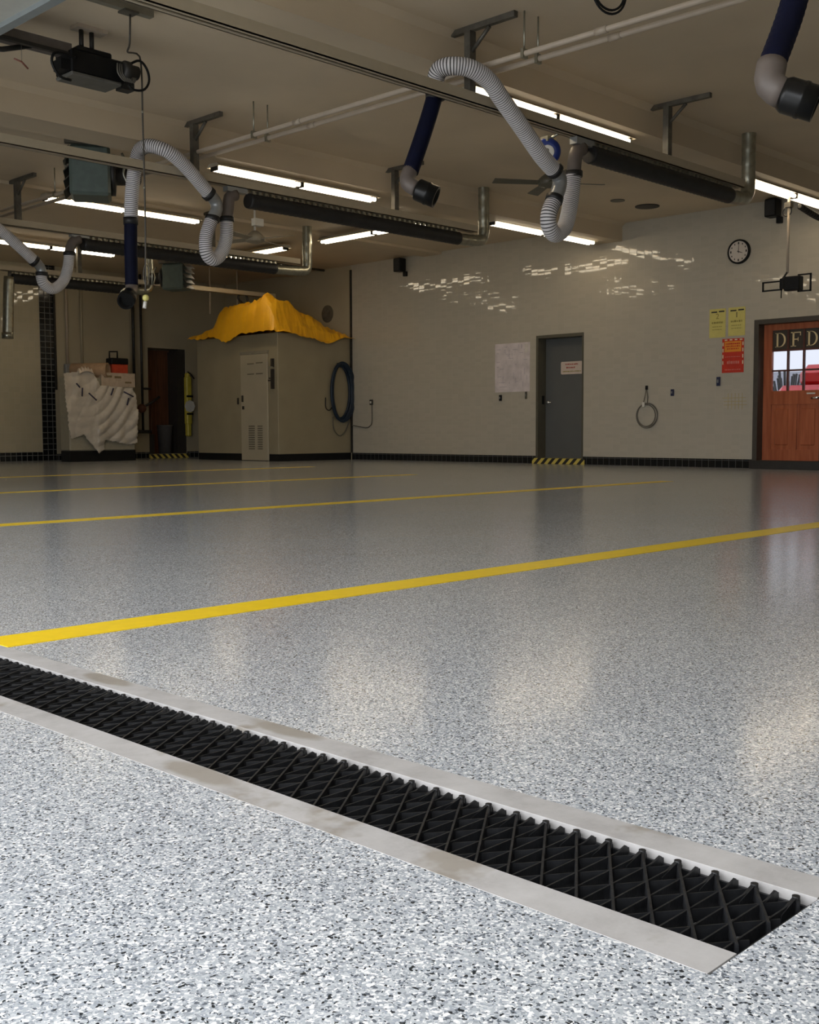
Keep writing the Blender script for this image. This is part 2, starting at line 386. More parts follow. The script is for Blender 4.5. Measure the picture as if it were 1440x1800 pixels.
# ------------------------------------------------------------------ trench drain
td = root('trench_drain', (1.17, 0.56, 0), 'long black lattice grate in pale concrete frame set into speckled floor', 'drain')
MB().box((1.013, 0.562, -0.13), (1.075, TY1, 0.0005), bev=0.0003).build('frame_rail', M_rail_c, td)
MB().box((1.272, 0.562, -0.13), (1.335, TY1, 0.0005), bev=0.0003).build('frame_rail', M_rail_c, td)
MB().box((1.013, 0.56, -0.30), (1.335, TY1, -0.135)).box((1.075, 0.56, -0.135), (1.272, 0.5615, -0.001)).build('pit_floor', M_pit, td)
g = MB()
ZT = -0.0035; HB = 0.020; pitch = 0.0268; y = 0.583; gx0, gx1 = 1.077, 1.268; i = 0
def gbar(a, b, w, z1, h):
    a = Vector((a[0], a[1], 0)); b = Vector((b[0], b[1], 0)); d = (b-a).normalized(); n = Vector((-d.y, d.x, 0))*(w/2)
    tpw = 0.55; v = []
    for p in (a, b):
        v += [(p.x+n.x, p.y+n.y, z1-h), (p.x-n.x, p.y-n.y, z1-h), (p.x-n.x*tpw, p.y-n.y*tpw, z1), (p.x+n.x*tpw, p.y+n.y*tpw, z1)]
    g.add(v, [(0, 1, 2, 3), (7, 6, 5, 4), (0, 4, 5, 1), (1, 5, 6, 2), (2, 6, 7, 3), (3, 7, 4, 0)])
while y < TY1-0.02:
    thick = (i % 2 == 0)
    gbar((gx0, y), (gx1, y), 0.0042, ZT-0.001, HB)
    # upstanding lug where the bar meets the far frame
    hw = 0.0026 if thick else 0.0016; zp = ZT+(0.0045 if thick else 0.0035); xa, xb = gx1-0.050, gx1-0.004
    g.add([(xa, y-hw, ZT-0.006), (xb-.012, y-hw, zp-.002), (xb-.004, y-hw, zp), (xb, y-hw, zp-.003), (xb, y-hw, ZT-HB), (xa, y-hw, ZT-HB),
           (xa, y+hw, ZT-0.006), (xb-.012, y+hw, zp-.002), (xb-.004, y+hw, zp), (xb, y+hw, zp-.003), (xb, y+hw, ZT-HB), (xa, y+hw, ZT-HB)],
          [(0, 1, 2, 3, 4, 5), (11, 10, 9, 8, 7, 6)]+[(j, j+6, (j+1) % 6+6, (j+1) % 6) for j in range(6)])
    if thick: g.cyl((xb-.004, y, ZT-HB), (xb-.004, y, zp), 0.0050, 8)
    y += pitch; i += 1
span = gx1-gx0; dy = 0.72*span; k = 0; y = 0.583-0.4
while y < TY1:
    for sg in (1, -1):
        a_, b_ = (gx0, y), (gx1, y+dy) if sg == 1 else (gx1, y-dy)
        lo_, hi_ = 0.575, TY1-0.02
        # clip to the frame
        t0, t1 = 0.0, 1.0; dyy = b_[1]-a_[1]
        for lim, s_ in ((lo_, 1), (hi_, -1)):
            if s_*(a_[1]-lim) < 0 and s_*(b_[1]-lim) < 0: t0 = 2
            elif s_*(a_[1]-lim) < 0: t0 = max(t0, (lim-a_[1])/dyy)
            elif s_*(b_[1]-lim) < 0: t1 = min(t1, (lim-a_[1])/dyy)
        if t0 < t1:
            A = (a_[0]+span*t0, a_[1]+dyy*t0); B = (a_[0]+span*t1, a_[1]+dyy*t1)
            gbar(A, B, 0.0058 if sg == 1 else 0.003, ZT+(0.0018 if sg == 1 else -0.003), 0.016)
    y += pitch*2; k += 1
g.box((gx0-0.002, 0.566, ZT-0.022), (gx0+0.0035, TY1-0.01, ZT-0.004)); g.box((gx1-0.003, 0.566, ZT-0.022), (gx1+0.001, TY1-0.01, ZT-0.008))
g.box((gx0, 0.566, ZT-0.022), (gx1, 0.571, ZT-0.006))
g.build('grate', M_grate, td)

# ------------------------------------------------------------------ walls, ceiling, beams
GD = (10.55, 11.50, 2.10)   # grey door opening
RD = (6.60, 7.635, 2.085)   # red door opening
w = MB()
w.box((XW, YB, 0), (XW+.5, RD[0], H)); w.box((XW, RD[1], 0), (XW+.5, GD[0], H)); w.box((XW, GD[1], 0), (XW+.5, 15.975, H))
w.box((XW, RD[0], RD[2]), (XW+.5, RD[1], H)); w.box((XW, GD[0], GD[2]), (XW+.5, GD[1], H))
w.box((XW, GD[0], 0), (XW+.5, GD[1], 0.088))
struct(w.build('wall_right', M_tile))
struct(MB().box((XW, 15.975, 0), (XW+.5, YL, H)).build('wall_right', M_pw))
BD = (12.84, 13.76, 2.27)   # brown door opening in the left wall
w = MB(); w.box((XF, YL, 0), (10.48, YL+.5, H)); struct(w.build('wall_left', M_tileL))
for a_, b_ in (((10.76, YL, 0), (BD[0], YL+.5, H)), ((BD[1], YL, 0), (XW+.5, YL+.5, H)), ((BD[0], YL, BD[2]), (BD[1], YL+.5, H)), ((BD[0], YL, -0.01), (BD[1], YL+.5, 0.09)), ((BD[0]-.1, YL+.5, 0), (BD[1]+.1, YL+.55, 2.4))):
    struct(MB().box(a_, b_).build('wall_left', M_pw))
struct(MB().box((10.48, YL-0.01, 0), (10.76, YL+.5, H)).build('trim_5', M_black_x))
struct(MB().box((10.762, YL-0.035, 1.36), (10.80, YL, H)).build('trim_6', M_dark))
# behind the camera: three open overhead doorways
w = MB(); edges = [YB] + [e for b in BAYS for e in (b-1.6, b+1.6)] + [YL+.5]
for i in range(0, len(edges), 2): w.box((XF-.3, edges[i], -0.3), (XF, edges[i+1], H))
for b in BAYS: w.box((XF-.3, b-1.6, 3.42), (XF, b+1.6, H))
struct(w.build('wall_front', ceil_mat('front_wall_paint', (0.36, 0.33, 0.28))))
struct(MB().box((XF-.3, YB-.3, -0.3), (XW+.5, YB, H)).build('wall_back', M_tileL))
struct(MB().box((XF-.3, YB-.3, H), (XW+.6, YL+.6, H+.2)).build('ceiling', M_ceil))
def beam(i, y0, y1, drop):
    b = MB(); x0, x1 = XF, XW; zt, zb = H, H-drop; ch = min(.05, drop*.2)
    prof = [(y0-.06, zt), (y0, zt-ch), (y0, zb), (y1, zb), (y1, zt-ch), (y1+.06, zt)]
    n = len(prof); b.add([(x0, p, q) for p, q in prof]+[(x1, p, q) for p, q in prof], [(j, j+1, n+j+1, n+j) for j in range(n-1)])
    struct(b.build('trim_%d' % i, M_beam))
beam(7, 2.40, 2.85, .27); beam(8, 6.15, 6.62, .27); beam(9, 9.85, 10.32, .27); beam(10, 13.62, 14.05, .05); beam(11, 17.35, 17.8, .05)
# skirting
b = MB()
for y0, y1 in ((YB, RD[0]), (RD[1], GD[0]), (GD[1], 15.97)): b.box((XW-.012, y0, 0), (XW, y1, 0.128))
struct(b.build('baseboard_right', M_black_y))
b = MB(); b.box((XF, YL-.012, 0), (10.47, YL, 0.17)); b.box((10.77, YL-.012, 0), (BD[0], YL, 0.13)); b.box((BD[1], YL-.012, 0), (XW, YL, 0.13))
struct(b.build('baseboard_left', M_black_x))

# ------------------------------------------------------------------ doors
def empty_struct(name, loc):
    o = bpy.data.objects.new(name, None); COL.objects.link(o); o.location = loc; o['kind'] = 'structure'; ORG[o.name] = tuple(loc); return o
# grey steel door
d = empty_struct('door_1', (XW, 11.0, 0.13))
m = MB(); y0, y1, zt = GD
m.box((XW-.006, y1-.045, .09), (XW+.30, y1, zt)); m.box((XW-.006, y0, .09), (XW+.30, y0+.03, zt)); m.box((XW-.006, y0+.03, zt-.05), (XW+.30, y1-.045, zt))
m.build('door_frame', M_frame, d)
MB().box((XW+.20, y0+.03, .08), (XW+.245, y1-.045, zt-.05), bev=.004).build('door_leaf', M_gdoor, d)
m = MB(); m.lathe((XW+.20, 11.365, 1.01), (-1, 0, 0), [(0, .034), (.012, .034), (.014, .014), (.04, .014), (.045, .028), (.065, .030), (.075, .018)]); m.build('door_knob', M_chrome, d)
MB().box((XW+.10, y1-.05, .98), (XW+.16, y1-.044, 1.12)).build('strike_plate', M_blk, d)
m = MB().box((XW-.03, GD[0]-.04, 0), (XW+.25, GD[1]+.06, 0.092), bev=.004); struct(m.build('trim_12', M_haz_y))
# the small sign fixed to the grey door
s_ = root('door_sign', (XW+.195, 10.85, 1.56), 'small white rounded sign with red and dark lettering on grey door', 'sign')
def rrect(mb, x, y0, y1, z0, z1, r, t, mi=0):
    P = []
    for cx_, cz, a0 in ((y1-r, z1-r, 0), (y0+r, z1-r, 90), (y0+r, z0+r, 180), (y1-r, z0+r, 270)):
        for k in range(5): an = math.radians(a0+k*22.5); P.append((cx_+r*math.cos(an), cz+r*math.sin(an)))
    n = len(P); mb.add([(x, p, q) for p, q in P]+[(x+t, p, q) for p, q in P],
        [tuple(range(n))[::-1], tuple(range(n, 2*n))]+[(j, (j+1) % n, n+(j+1) % n, n+j) for j in range(n)], mi)
m = MB(); rrect(m, XW+.192, 10.70, 11.14, 1.46, 1.665, .025, .006); m.build('plate', mat('white_sign', (0.62, 0.52, 0.45), .5, noise=.03), s_)
m = MB()
def dashes(mb, x, ya, yb, z, h, seed, mi=0):
    r = random.Random(seed); yy = ya
    while yy > yb:
        L = r.uniform(.012, .03); mb.box((x, yy, z), (x-.0012, max(yb, yy-L), z+h*r.uniform(.75, 1)), mi); yy -= L+r.uniform(.005, .012)
dashes(m, XW+.192, 11.05, 10.80, 1.61, .024, 1, 1); dashes(m, XW+.192, 11.03, 10.86, 1.555, .026, 2, 1); dashes(m, XW+.192, 11.10, 10.74, 1.497, .020, 3, 0)
m.build('lettering', [M_ink2, mat('red_ink', (0.35, .06, .04), .6)], s_)

# red wooden door with nine panes
d = empty_struct('door_2', (XW, 7.1, 0.12))
y0, y1, zt = RD; m = MB()
m.box((XW-.012, y1-.07, 0.0), (XW+.26, y1, zt)); m.box((XW-.012, y0-.0, 0.0), (XW+.26, y0+.06, zt)); m.box((XW-.012, y0+.06, zt-.065), (XW+.26, y1-.07, zt))
m.build('door_frame', mat('dark_olive_frame', (0.055, .045, .033), .5), d)
dx0, dx1 = XW+.15, XW+.20; ly0, ly1, lz0, lz1 = y0+.06, y1-.07, .10, zt-.065
wy0, wy1, wz0, wz1 = 6.75, 7.44, 1.09, 1.935
m = MB(); m.box((dx0, ly0, lz0), (dx1, wy0, lz1)); m.box((dx0, wy1, lz0), (dx1, ly1, lz1)); m.box((dx0, wy0, wz1), (dx1, wy1, lz1)); m.box((dx0, wy0, lz0), (dx1, wy1, .27))
m.box((dx0, wy0, .90), (dx1, wy1, wz0)); m.box((dx0, 7.06, .27), (dx1, 7.14, .90))
m.box((dx0+.018, wy0, .27), (dx1, 7.06, .90)); m.box((dx0+.018, 7.14, .27), (dx1, wy1, .90))
m.box((dx0+.006, wy0+.05, .33), (dx1, 7.01, .84), bev=.01); m.box((dx0+.006, 7.19, .33), (dx1, wy1-.05, .84), bev=.01)
m.build('door_leaf', M_red, d)
m = MB(); ph = (wz1-wz0)/3; pw = (wy1-wy0)/3
for k in (1, 2): m.box((dx0+.008, wy0+k*pw-.014, wz0), (dx1-.008, wy0+k*pw+.014, wz1)); m.box((dx0+.0085, wy0, wz0+k*ph-.012), (dx1-.0085, wy1, wz0+k*ph+.012))
m.build('muntins', mat('dark_red_muntin', (0.10, .025, .012), .4), d)
gl, nt, p = newmat('clear_pane'); p.inputs['Roughness'].default_value = 0.0; p.inputs['Transmission Weight'].default_value = 1.0; p.inputs['IOR'].default_value = 1.05
p.inputs['Base Color'].default_value = (0.20, 0.205, 0.225, 1)
MB().box((dx0+.024, wy0, wz0), (dx0+.028, wy1, wz1)).build('pane', gl, d)
# dark top lights carry the three gold letters
m = MB().box((dx0+.020, wy0, wz1-ph+.012), (dx0+.0235, wy1, wz1)); m.build('letter_panel', mat('letter_panel_dark', (0.05, .035, .02), .5), d)
def poly(mb, x, pts, holes=None, t=.002): # pts (u,z) with u growing to the viewer's right = -y
    n = len(pts); mb.add([(x, -u, z) for u, z in pts]+[(x+t, -u, z) for u, z in pts], [tuple(range(n)), tuple(range(n, 2*n))[::-1]]+[(j, (j+1) % n, n+(j+1) % n, n+j) for j in range(n)])
def letterD(mb, x, u, z, h):
    wst = h*.13; poly(mb, x, [(u+h*.10, z), (u+h*.10+wst, z), (u+h*.10+wst, z+h), (u+h*.10, z+h)])
    for zz in (z, z+h-h*.05): poly(mb, x, [(u, zz), (u+h*.35, zz), (u+h*.35, zz+h*.05), (u, zz+h*.05)])
    n = 16; cz = z+h/2; ox = u+h*.30
    for j in range(n):
        a0 = -math.pi/2+math.pi*j/n; a1 = -math.pi/2+math.pi*(j+1)/n
        def q(a, inner): 
            rx, rz = (h*.48, h*.5) if not inner else (h*.34, h*.45); return (ox+rx*math.cos(a), cz+rz*math.sin(a))
        poly(mb, x, [q(a0, 0), q(a1, 0), q(a1, 1), q(a0, 1)])
def letterF(mb, x, u, z, h):
    wst = h*.13; poly(mb, x, [(u+h*.12, z), (u+h*.12+wst, z), (u+h*.12+wst, z+h), (u+h*.12, z+h)])
    poly(mb, x, [(u, z), (u+h*.38, z), (u+h*.38, z+h*.05), (u, z+h*.05)])
    poly(mb, x, [(u, z+h*.93), (u+h*.72, z+h*.93), (u+h*.72, z+h), (u, z+h)])
    poly(mb, x, [(u+h*.66, z+h*.74), (u+h*.72, z+h*.74), (u+h*.72, z+h*.95), (u+h*.66, z+h*.95)])
    poly(mb, x, [(u+h*.2, z+h*.46), (u+h*.55, z+h*.46), (u+h*.55, z+h*.53), (u+h*.2, z+h*.53)])
    poly(mb, x, [(u+h*.50, z+h*.36), (u+h*.55, z+h*.36), (u+h*.55, z+h*.63), (u+h*.50, z+h*.63)])
lh = .20; lz = wz1-ph+.045
for fn, k in ((letterD, 2), (letterF, 1), (letterD, 0)):
    m = MB(); fn(m, dx0+.0165, -(wy0+(k+1)*pw)+.035, lz, lh); m.build('letter', mat('gold_letter', (0.85, .68, .36), .4, noise=.02), d)
m = MB().box((dx0-.012, 6.675, .86), (dx0, 6.745, 1.14), bev=.003); m.cyl((dx0-.012, 6.71, .985), (dx0-.06, 6.71, .985), .016); m.cyl((dx0-.055, 6.71, .985), (dx0-.055, 6.83, .975), .016); m.build('door_handle', M_chrome, d)
MB().box((dx0-.006, 6.80, 1.035), (dx0, 6.92, 1.055)).build('push_plate', M_white, d)
struct(MB().box((XW-.10, y0-.05, 0), (XW+.5, y1, 0.118), bev=.006).build('trim_13', mat('dark_threshold', (0.035, .032, .028), .3)))
# what is seen through its panes, outdoors
gq = MB().box((XW+.5, -10, -.32), (60, 60, -.02)); struct(gq.build('floor', MC['outdoor_concrete']))
car = root('parked_car', (18.7, 6.6, -.02), 'red car parked outdoors, glimpsed through lower right door pane', 'car')
m = MB(); m.box((17.8, 4.5, .35), (19.6, 8.80, 1.28), bev=.10); m.box((17.95, 5.6, 1.2), (19.45, 8.50, 1.62), bev=.14); m.build('body', mat('red_car_paint', (0.5, .02, .02), .25), car)
for yy in (5.4, 7.9):
    for xx in (17.8, 19.4): MB().cyl((xx, yy, .31), (xx+.22, yy, .31), .33).build('wheel', M_rubber, car)
sh = root('bare_shrub', (19.2, 9.25, -.02), 'dark twiggy shrub outdoors, glimpsed through middle pane of red door', 'shrub')
rr_ = random.Random(8)
for k in range(26):
    a_, L_ = rr_.uniform(0, 6.28), rr_.uniform(.12, .42); tx, ty = 19.2+L_*math.cos(a_), 9.25+L_*math.sin(a_)
    MB().tube([(19.2, 9.25, -.02), ((19.2+tx)/2, (9.25+ty)/2, .8), (tx, ty, rr_.uniform(1.3, 1.62))], .022, 6).build('stem', M_dark, sh)
bl = root('brick_house', (45, 24, 0), 'distant low house outdoors, glimpsed through the red door panes', 'building')
m = MB(); m.box((42, 14, -.02), (50, 28, 1.9)); m.build('wall', mat('dull_brick', (0.25, .19, .16), .8), bl)
m = MB(); m.add([(41.5, 13.5, 1.9), (50.5, 13.5, 1.9), (50.5, 28.5, 1.9), (41.5, 28.5, 1.9), (46, 15, 3.0), (46, 27, 3.0)], [(0, 1, 4), (1, 2, 5, 4), (2, 3, 5), (3, 0, 4, 5), (0, 3, 2, 1)]); m.build('roof', mat('grey_roof', (0.2, .2, .22), .8), bl)

# brown door in the left wall
d = empty_struct('door_3', (13.3, YL, 0.09))
MB().box((BD[0], YL+.34, .09), (BD[1], YL+.39, BD[2]-.02)).box((BD[0]+.12, YL+.325, 1.15), (BD[0]+.32, YL+.34, 2.1)).box((BD[0]+.42, YL+.325, 1.15), (BD[0]+.64, YL+.34, 2.1)).build('door_leaf', M_brown, d)
MB().box((BD[1]-.22, YL+.01, .09), (BD[1]-.18, YL+.34, BD[2]-.05)).box((BD[1]-.18, YL+.02, .09), (BD[1], YL+.34, BD[2])).build('door_frame', mat('near_black_paint', (0.035, .03, .026), .6), d)
MB().cyl((BD[0]+.08, YL+.34, 1.05), (BD[0]+.08, YL+.27, 1.05), .03).build('door_knob', M_galv, d)
struct(MB().box((BD[0]-.02, YL-.05, 0), (BD[1]+.02, YL+.3, 0.085)).build('trim_14', M_haz_x))

# ------------------------------------------------------------------ fluorescent lights
def fixture(x0, y0, ln, axis, z, label):
    r = root('fluorescent_light', (x0, y0, z+.03), label, 'light', 'fluorescent ceiling lights')
    def P(a, b, c): return (x0+a, y0+b, c) if axis == 'x' else (x0+b, y0+a, c)
    m = MB(); top = z+.10
    pr = [(-.115, z+.045), (-.06, z+.095), (.06, z+.095), (.115, z+.045), (.11, z+.045), (.055, z+.08), (-.055, z+.08), (-.11, z+.045)]
    n = len(pr); m.add([P(0, q, zz) for q, zz in pr]+[P(ln, q, zz) for q, zz in pr], [(j, (j+1) % n, n+(j+1) % n, n+j) for j in range(n)])
    m.add([P(0, q, zz) for q, zz in pr[:4]], [(0, 1, 2, 3)]); m.add([P(ln, q, zz) for q, zz in pr[:4]], [(3, 2, 1, 0)])
    m.build('housing', M_house, r)
    for k in (0, 1):
        for off in (-.042, .042):
            a = MB(); s0 = .03+k*(ln/2); s1 = s0+ln/2-.06
            a.cyl(P(s0, off, z+.03), P(s1, off, z+.03), .023, 10); a.build('tube', M_tube, r)
        for s0 in (.012+k*(ln/2), (k+1)*(ln/2)-.03): MB().box(P(s0, -.06, z+.005), P(s0+.016, .06, z+.08)).build('lamp_holder', M_dark, r)
    return r
fixture(7.26, 6.40, 2.42, 'x', 3.375, 'fluorescent light behind the topmost striped grey hose')
fixture(7.36, 10.12, 2.42, 'x', 3.355, 'fluorescent light above the middle black suction duct, unobstructed pair of tubes')
fixture(12.14, 6.42, 2.42, 'x', 3.375, 'fluorescent light at right edge of photo above the black speaker')
fixture(12.12, 10.22, 2.42, 'x', 3.39, 'fluorescent light low over tiled wall, crossed by hanging hose loop')
fixture(7.33, 13.78, 2.42, 'x', 3.56, 'fluorescent light behind the teal heater and the white and blue hose')
fixture(8.15, 17.45, 2.42, 'x', 3.57, 'fluorescent light at far left edge of photo')
fixture(12.20, 11.42, 2.42, 'y', 3.56, 'crosswise fluorescent light by the far end of middle black duct')
fixture(12.20, 14.75, 2.30, 'y', 3.57, 'crosswise fluorescent light behind the white ceiling fan')

# ------------------------------------------------------------------ exhaust extraction rails
def duct_body(x0, x1, y, z, r, parent):
    n = max(2, int((x1-x0)/.035)); m = MB()
    pts = [(x0+(x1-x0)*i/n, y, z) for i in range(n+1)]
    m.tube(pts, r, 16, rf=lambda i: r*(1.0 if i % 2 else .93)); return m.build('suction_duct', M_rubber, parent)
def elbow(pts, r, parent, name='duct_elbow', M=None, seams=True):
    sp = spline(pts, .03); m = MB(); m.tube(sp, r, 18, rf=(lambda i: r*(1.05 if seams and i % 5 == 0 else 1.0))); return m.build(name, M or M_galv, parent)
def rail(k, y, x0, x1, supports, sx0, sx1, rx, label, zd=3.0, duct=True):
    r = root('exhaust_rail', (x0, y, 3.2), label, 'rail', 'exhaust extraction rails')
    m = MB(); m.box((x0, y-.052, 3.165), (x1, y+.052, 3.195)); m.box((x0, y-.052, 3.110), (x1, y-.040, 3.165)); m.box((x0, y+.040, 3.110), (x1, y+.052, 3.165))
    m.box((x0, y-.052, 3.110), (x1, y-.016, 3.117)); m.box((x0, y+.016, 3.110), (x1, y+.052, 3.117)); m.build('channel', M_alu, r)
    for sx in supports:
        MB().box((sx-.022, y-.46, H-.045), (sx+.022, y+.18, H-.001)).build('support_arm', M_strut, r)
        MB().tube([(sx, y-.20, H-.05), (sx, y-.02, H-.20)], .016, 8).build('support_brace', M_strut, r)
        MB().box((sx-.035, y-.03, 3.195), (sx+.035, y+.03, H-.045)).build('support_post', M_strut, r)
    if duct:
        duct_body(sx0, sx1, y, zd, .083, r)
        elbow([(sx1-.02, y, zd), (sx1+.12, y, zd), (rx, y, zd+.03), (rx+.06, y, zd+.14), (rx+.06, y, zd+.30), (rx+.06, y, H+.02)], .072, r)
        q = sx0+.05; first = None
        while q < sx1:
            if first is None: first = MB().box((q, y-.022, 3.07), (q+.035, y+.022, 3.112)).build('duct_clip', M_galv, r); q0 = q
            else: c_ = first.copy(); COL.objects.link(c_); c_.parent = r; c_.location = (q-q0, 0, 0)
            q += .085
    return r
rail(0, 5.95, 2.2, 11.15, (6.80, 9.70), 8.40, 10.93, 11.27, 'exhaust rail with black duct, nearest one fully in view, above clock side')
rail(1, 9.70, 2.0, 11.18, (6.83, 9.72), 7.50, 10.85, 11.30, 'exhaust rail with long black duct across the middle of the ceiling')
rail(2, 13.45, 2.0, 11.36, (6.80, 9.75), 7.68, 10.90, 11.48, 'exhaust rail with black duct ending in bright elbow near room corner')
rail(3, 17.2, 2.0, 13.9, (6.80, 9.75), 8.55, 10.72, 11.05, 'farthest exhaust rail with black duct close to left wall')

NM = [M_hoseW, M_hoseD]
def striped(pts, r, parent, name='striped_hose'):
    sp = spline(pts, .0063); m = MB()
    m.tube(sp, r, 18, rf=lambda i: r*(1.03 if i % 2 == 0 else .96), mf=lambda i: 0 if i % 2 else 1) if False else \
    m.tube(sp, r, 18, rf=lambda i: r*(1.0+.035*math.sin(i*math.pi*.5*2/1.5)), mf=lambda i: 1 if i % 3 == 0 else 0)
    return m.build(name, NM, parent)
def cuff(p, d, parent, r=.076, L=.05):
    p = Vector(p); d = Vector(d).normalized()*L/2; return MB().cyl(p-d, p+d, r, 20).build('rubber_cuff', M_rubber, parent)
def smooth_tube(pts, r, parent, name, M, n=20, step=.03): return MB().tube(spline(pts, step), r, n).build(name, M, parent)
R_ = .068
def nozzle(parent, p0, p1, p2, p3, r=.085):
    """pale elbow from hose end p0 via p1 to p2, black bell nozzle p2->p3"""
    smooth_tube([p0, p1, p2], .060, parent, 'nozzle_elbow', M_pale)
    a, b = Vector(p2), Vector(p3); d = (b-a); L = d.length
    m = MB(); m.lathe(a-d.normalized()*.01, d, [(0, .062), (.012, r*.95), (.02, r), (L*.5, r), (L*.55, r*1.04), (L*.62, r*1.04), (L*.66, r*.98), (L, r*.98), (L, r*.8), (L*.7, r*.75)], 26)
    m.build('nozzle', M_gloss, parent)
def neck(pts, parent):
    smooth_tube(pts, .062, parent, 'trolley_neck', M_pale)
    p = Vector(pts[0]); MB().box((p.x-.13, p.y-.04, p.z+.02), (p.x+.13, p.y+.04, 3.11)).build('trolley', M_fit, parent)

# bay with the blue reel
r = root('exhaust_hose', (8.19, 5.95, 3.1), 'striped grey and navy exhaust hose hanging in front of blue reel, centre right', 'hose', 'vehicle exhaust hoses')
neck([(8.30, 5.95, 3.03), (8.22, 5.95, 2.99), (8.19, 5.95, 2.90), (8.18, 5.95, 2.80)], r)
cuff((8.18, 5.95, 2.79), (0, 0, 1), r)
striped([(8.17, 5.95, 2.78), (8.15, 5.95, 2.62), (8.07, 5.93, 2.41), (7.96, 5.90, 2.28), (7.82, 5.88, 2.22), (7.71, 5.86, 2.27), (7.69, 5.85, 2.37), (7.76, 5.85, 2.49)], R_, r)
cuff((7.765, 5.85, 2.50), (.4, 0, 1), r)
smooth_tube([(7.77, 5.85, 2.50), (7.83, 5.85, 2.60), (7.84, 5.85, 2.68), (7.76, 5.84, 2.735)], .062, r, 'elbow_fitting', M_fit)
cuff((7.75, 5.84, 2.74), (-.8, 0, .4), r)
striped([(7.74, 5.84, 2.74), (7.53, 5.82, 2.83), (7.27, 5.81, 3.00), (7.00, 5.80, 3.17), (6.85, 5.80, 3.27), (6.68, 5.83, 3.33), (6.56, 5.92, 3.345), (6.53, 6.03, 3.33), (6.56, 6.10, 3.24), (6.58, 6.11, 3.17)], R_, r)
cuff((6.58, 6.12, 3.16), (0, 0, 1), r)
smooth_tube([(6.58, 6.12, 3.17), (6.52, 6.13, 3.0), (6.44, 6.14, 2.80), (6.33, 6.15, 2.55)], .064, r, 'navy_hose', M_blue)
nozzle(r, (6.33, 6.15, 2.56), (6.275, 6.13, 2.46), (6.31, 6.06, 2.40), (6.40, 5.93, 2.33))
# bay with the teal heater
r = root('exhaust_hose', (7.22, 9.70, 3.1), 'striped grey and navy exhaust hose hanging beside the teal heater, centre left', 'hose', 'vehicle exhaust hoses')
neck([(7.34, 9.7, 3.04), (7.26, 9.7, 3.0), (7.24, 9.7, 2.88), (7.22, 9.7, 2.77)], r)
cuff((7.22, 9.7, 2.77), (0, 0, 1), r)
striped([(7.22, 9.7, 2.76), (7.21, 9.7, 2.57), (7.13, 9.68, 2.41), (7.01, 9.66, 2.33), (6.92, 9.65, 2.39), (6.92, 9.65, 2.55), (6.99, 9.65, 2.73)], R_, r)
cuff((7.0, 9.65, 2.74), (.2, 0, 1), r)
smooth_tube([(7.0, 9.65, 2.74), (7.06, 9.65, 2.85), (7.04, 9.65, 2.93), (6.95, 9.62, 2.975)], .062, r, 'elbow_fitting', M_fit)
cuff((6.94, 9.62, 2.98), (-.8, 0, .5), r)
striped([(6.94, 9.62, 2.98), (6.76, 9.58, 3.10), (6.58, 9.56, 3.22), (6.45, 9.56, 3.29), (6.36, 9.60, 3.33), (6.29, 9.70, 3.36), (6.27, 9.83, 3.34), (6.27, 9.90, 3.24), (6.25, 9.92, 3.10), (6.22, 9.92, 2.87), (6.21, 9.92, 2.66)], R_, r)
cuff((6.205, 9.92, 2.65), (0, 0, 1), r, .072, .07)
smooth_tube([(6.205, 9.92, 2.66), (6.20, 9.92, 2.4), (6.20, 9.92, 2.02)], .064, r, 'navy_hose', M_blue)
nozzle(r, (6.20, 9.92, 2.03), (6.18, 9.90, 1.95), (6.10, 9.82, 1.90), (5.99, 9.70, 1.82))
# far left bay
r = root('exhaust_hose', (7.6, 13.45, 3.1), 'pale exhaust hose loop in front of the black tile column at far left', 'hose', 'vehicle exhaust hoses')
neck([(7.64, 13.45, 3.06), (7.55, 13.45, 3.02), (7.51, 13.45, 2.95), (7.49, 13.45, 2.86)], r)
cuff((7.49, 13.45, 2.86), (0, 0, 1), r)
NM[:] = [M_hoseW, mat('hose_faint_spiral', (0.30, 0.29, 0.29), .5)]
striped([(7.49, 13.45, 2.85), (7.46, 13.45, 2.66), (7.37, 13.43, 2.48), (7.21, 13.40, 2.38), (7.08, 13.38, 2.44), (7.05, 13.38, 2.54)], R_, r)
cuff((7.06, 13.38, 2.55), (0, 0, 1), r)
smooth_tube([(7.06, 13.38, 2.55), (7.05, 13.38, 2.63), (6.96, 13.36, 2.70)], .062, r, 'elbow_fitting', M_fit)
cuff((6.95, 13.35, 2.70), (-.8, 0, .5), r)
striped([(6.94, 13.35, 2.71), (6.77, 13.31, 2.82), (6.56, 13.30, 2.97), (6.34, 13.30, 3.11), (6.15, 13.32, 3.24), (6.02, 13.40, 3.33), (6.0, 13.5, 3.33)], R_, r)
# right edge, nearest
r = root('exhaust_hose', (4.6, 2.2, 2.9), 'navy hose with pale elbow and black nozzle hanging at top right corner', 'hose', 'vehicle exhaust hoses')
MB().tube(spline([(4.78, 2.2, 3.3), (4.72, 2.2, 2.8), (4.57, 2.2, 2.36), (4.37, 2.2, 2.03)], .012), .055, 20, rf=lambda i: .055*(1+.02*math.sin(i*2.1))).build('navy_hose', M_blue, r)
nozzle(r, (4.37, 2.2, 2.035), (4.335, 2.19, 1.945), (4.36, 2.14, 1.90), (4.42, 2.02, 1.845), .072)
MB().box((4.70, 2.12, 3.28), (4.86, 2.28, H)).build('hanger', M_strut, r)

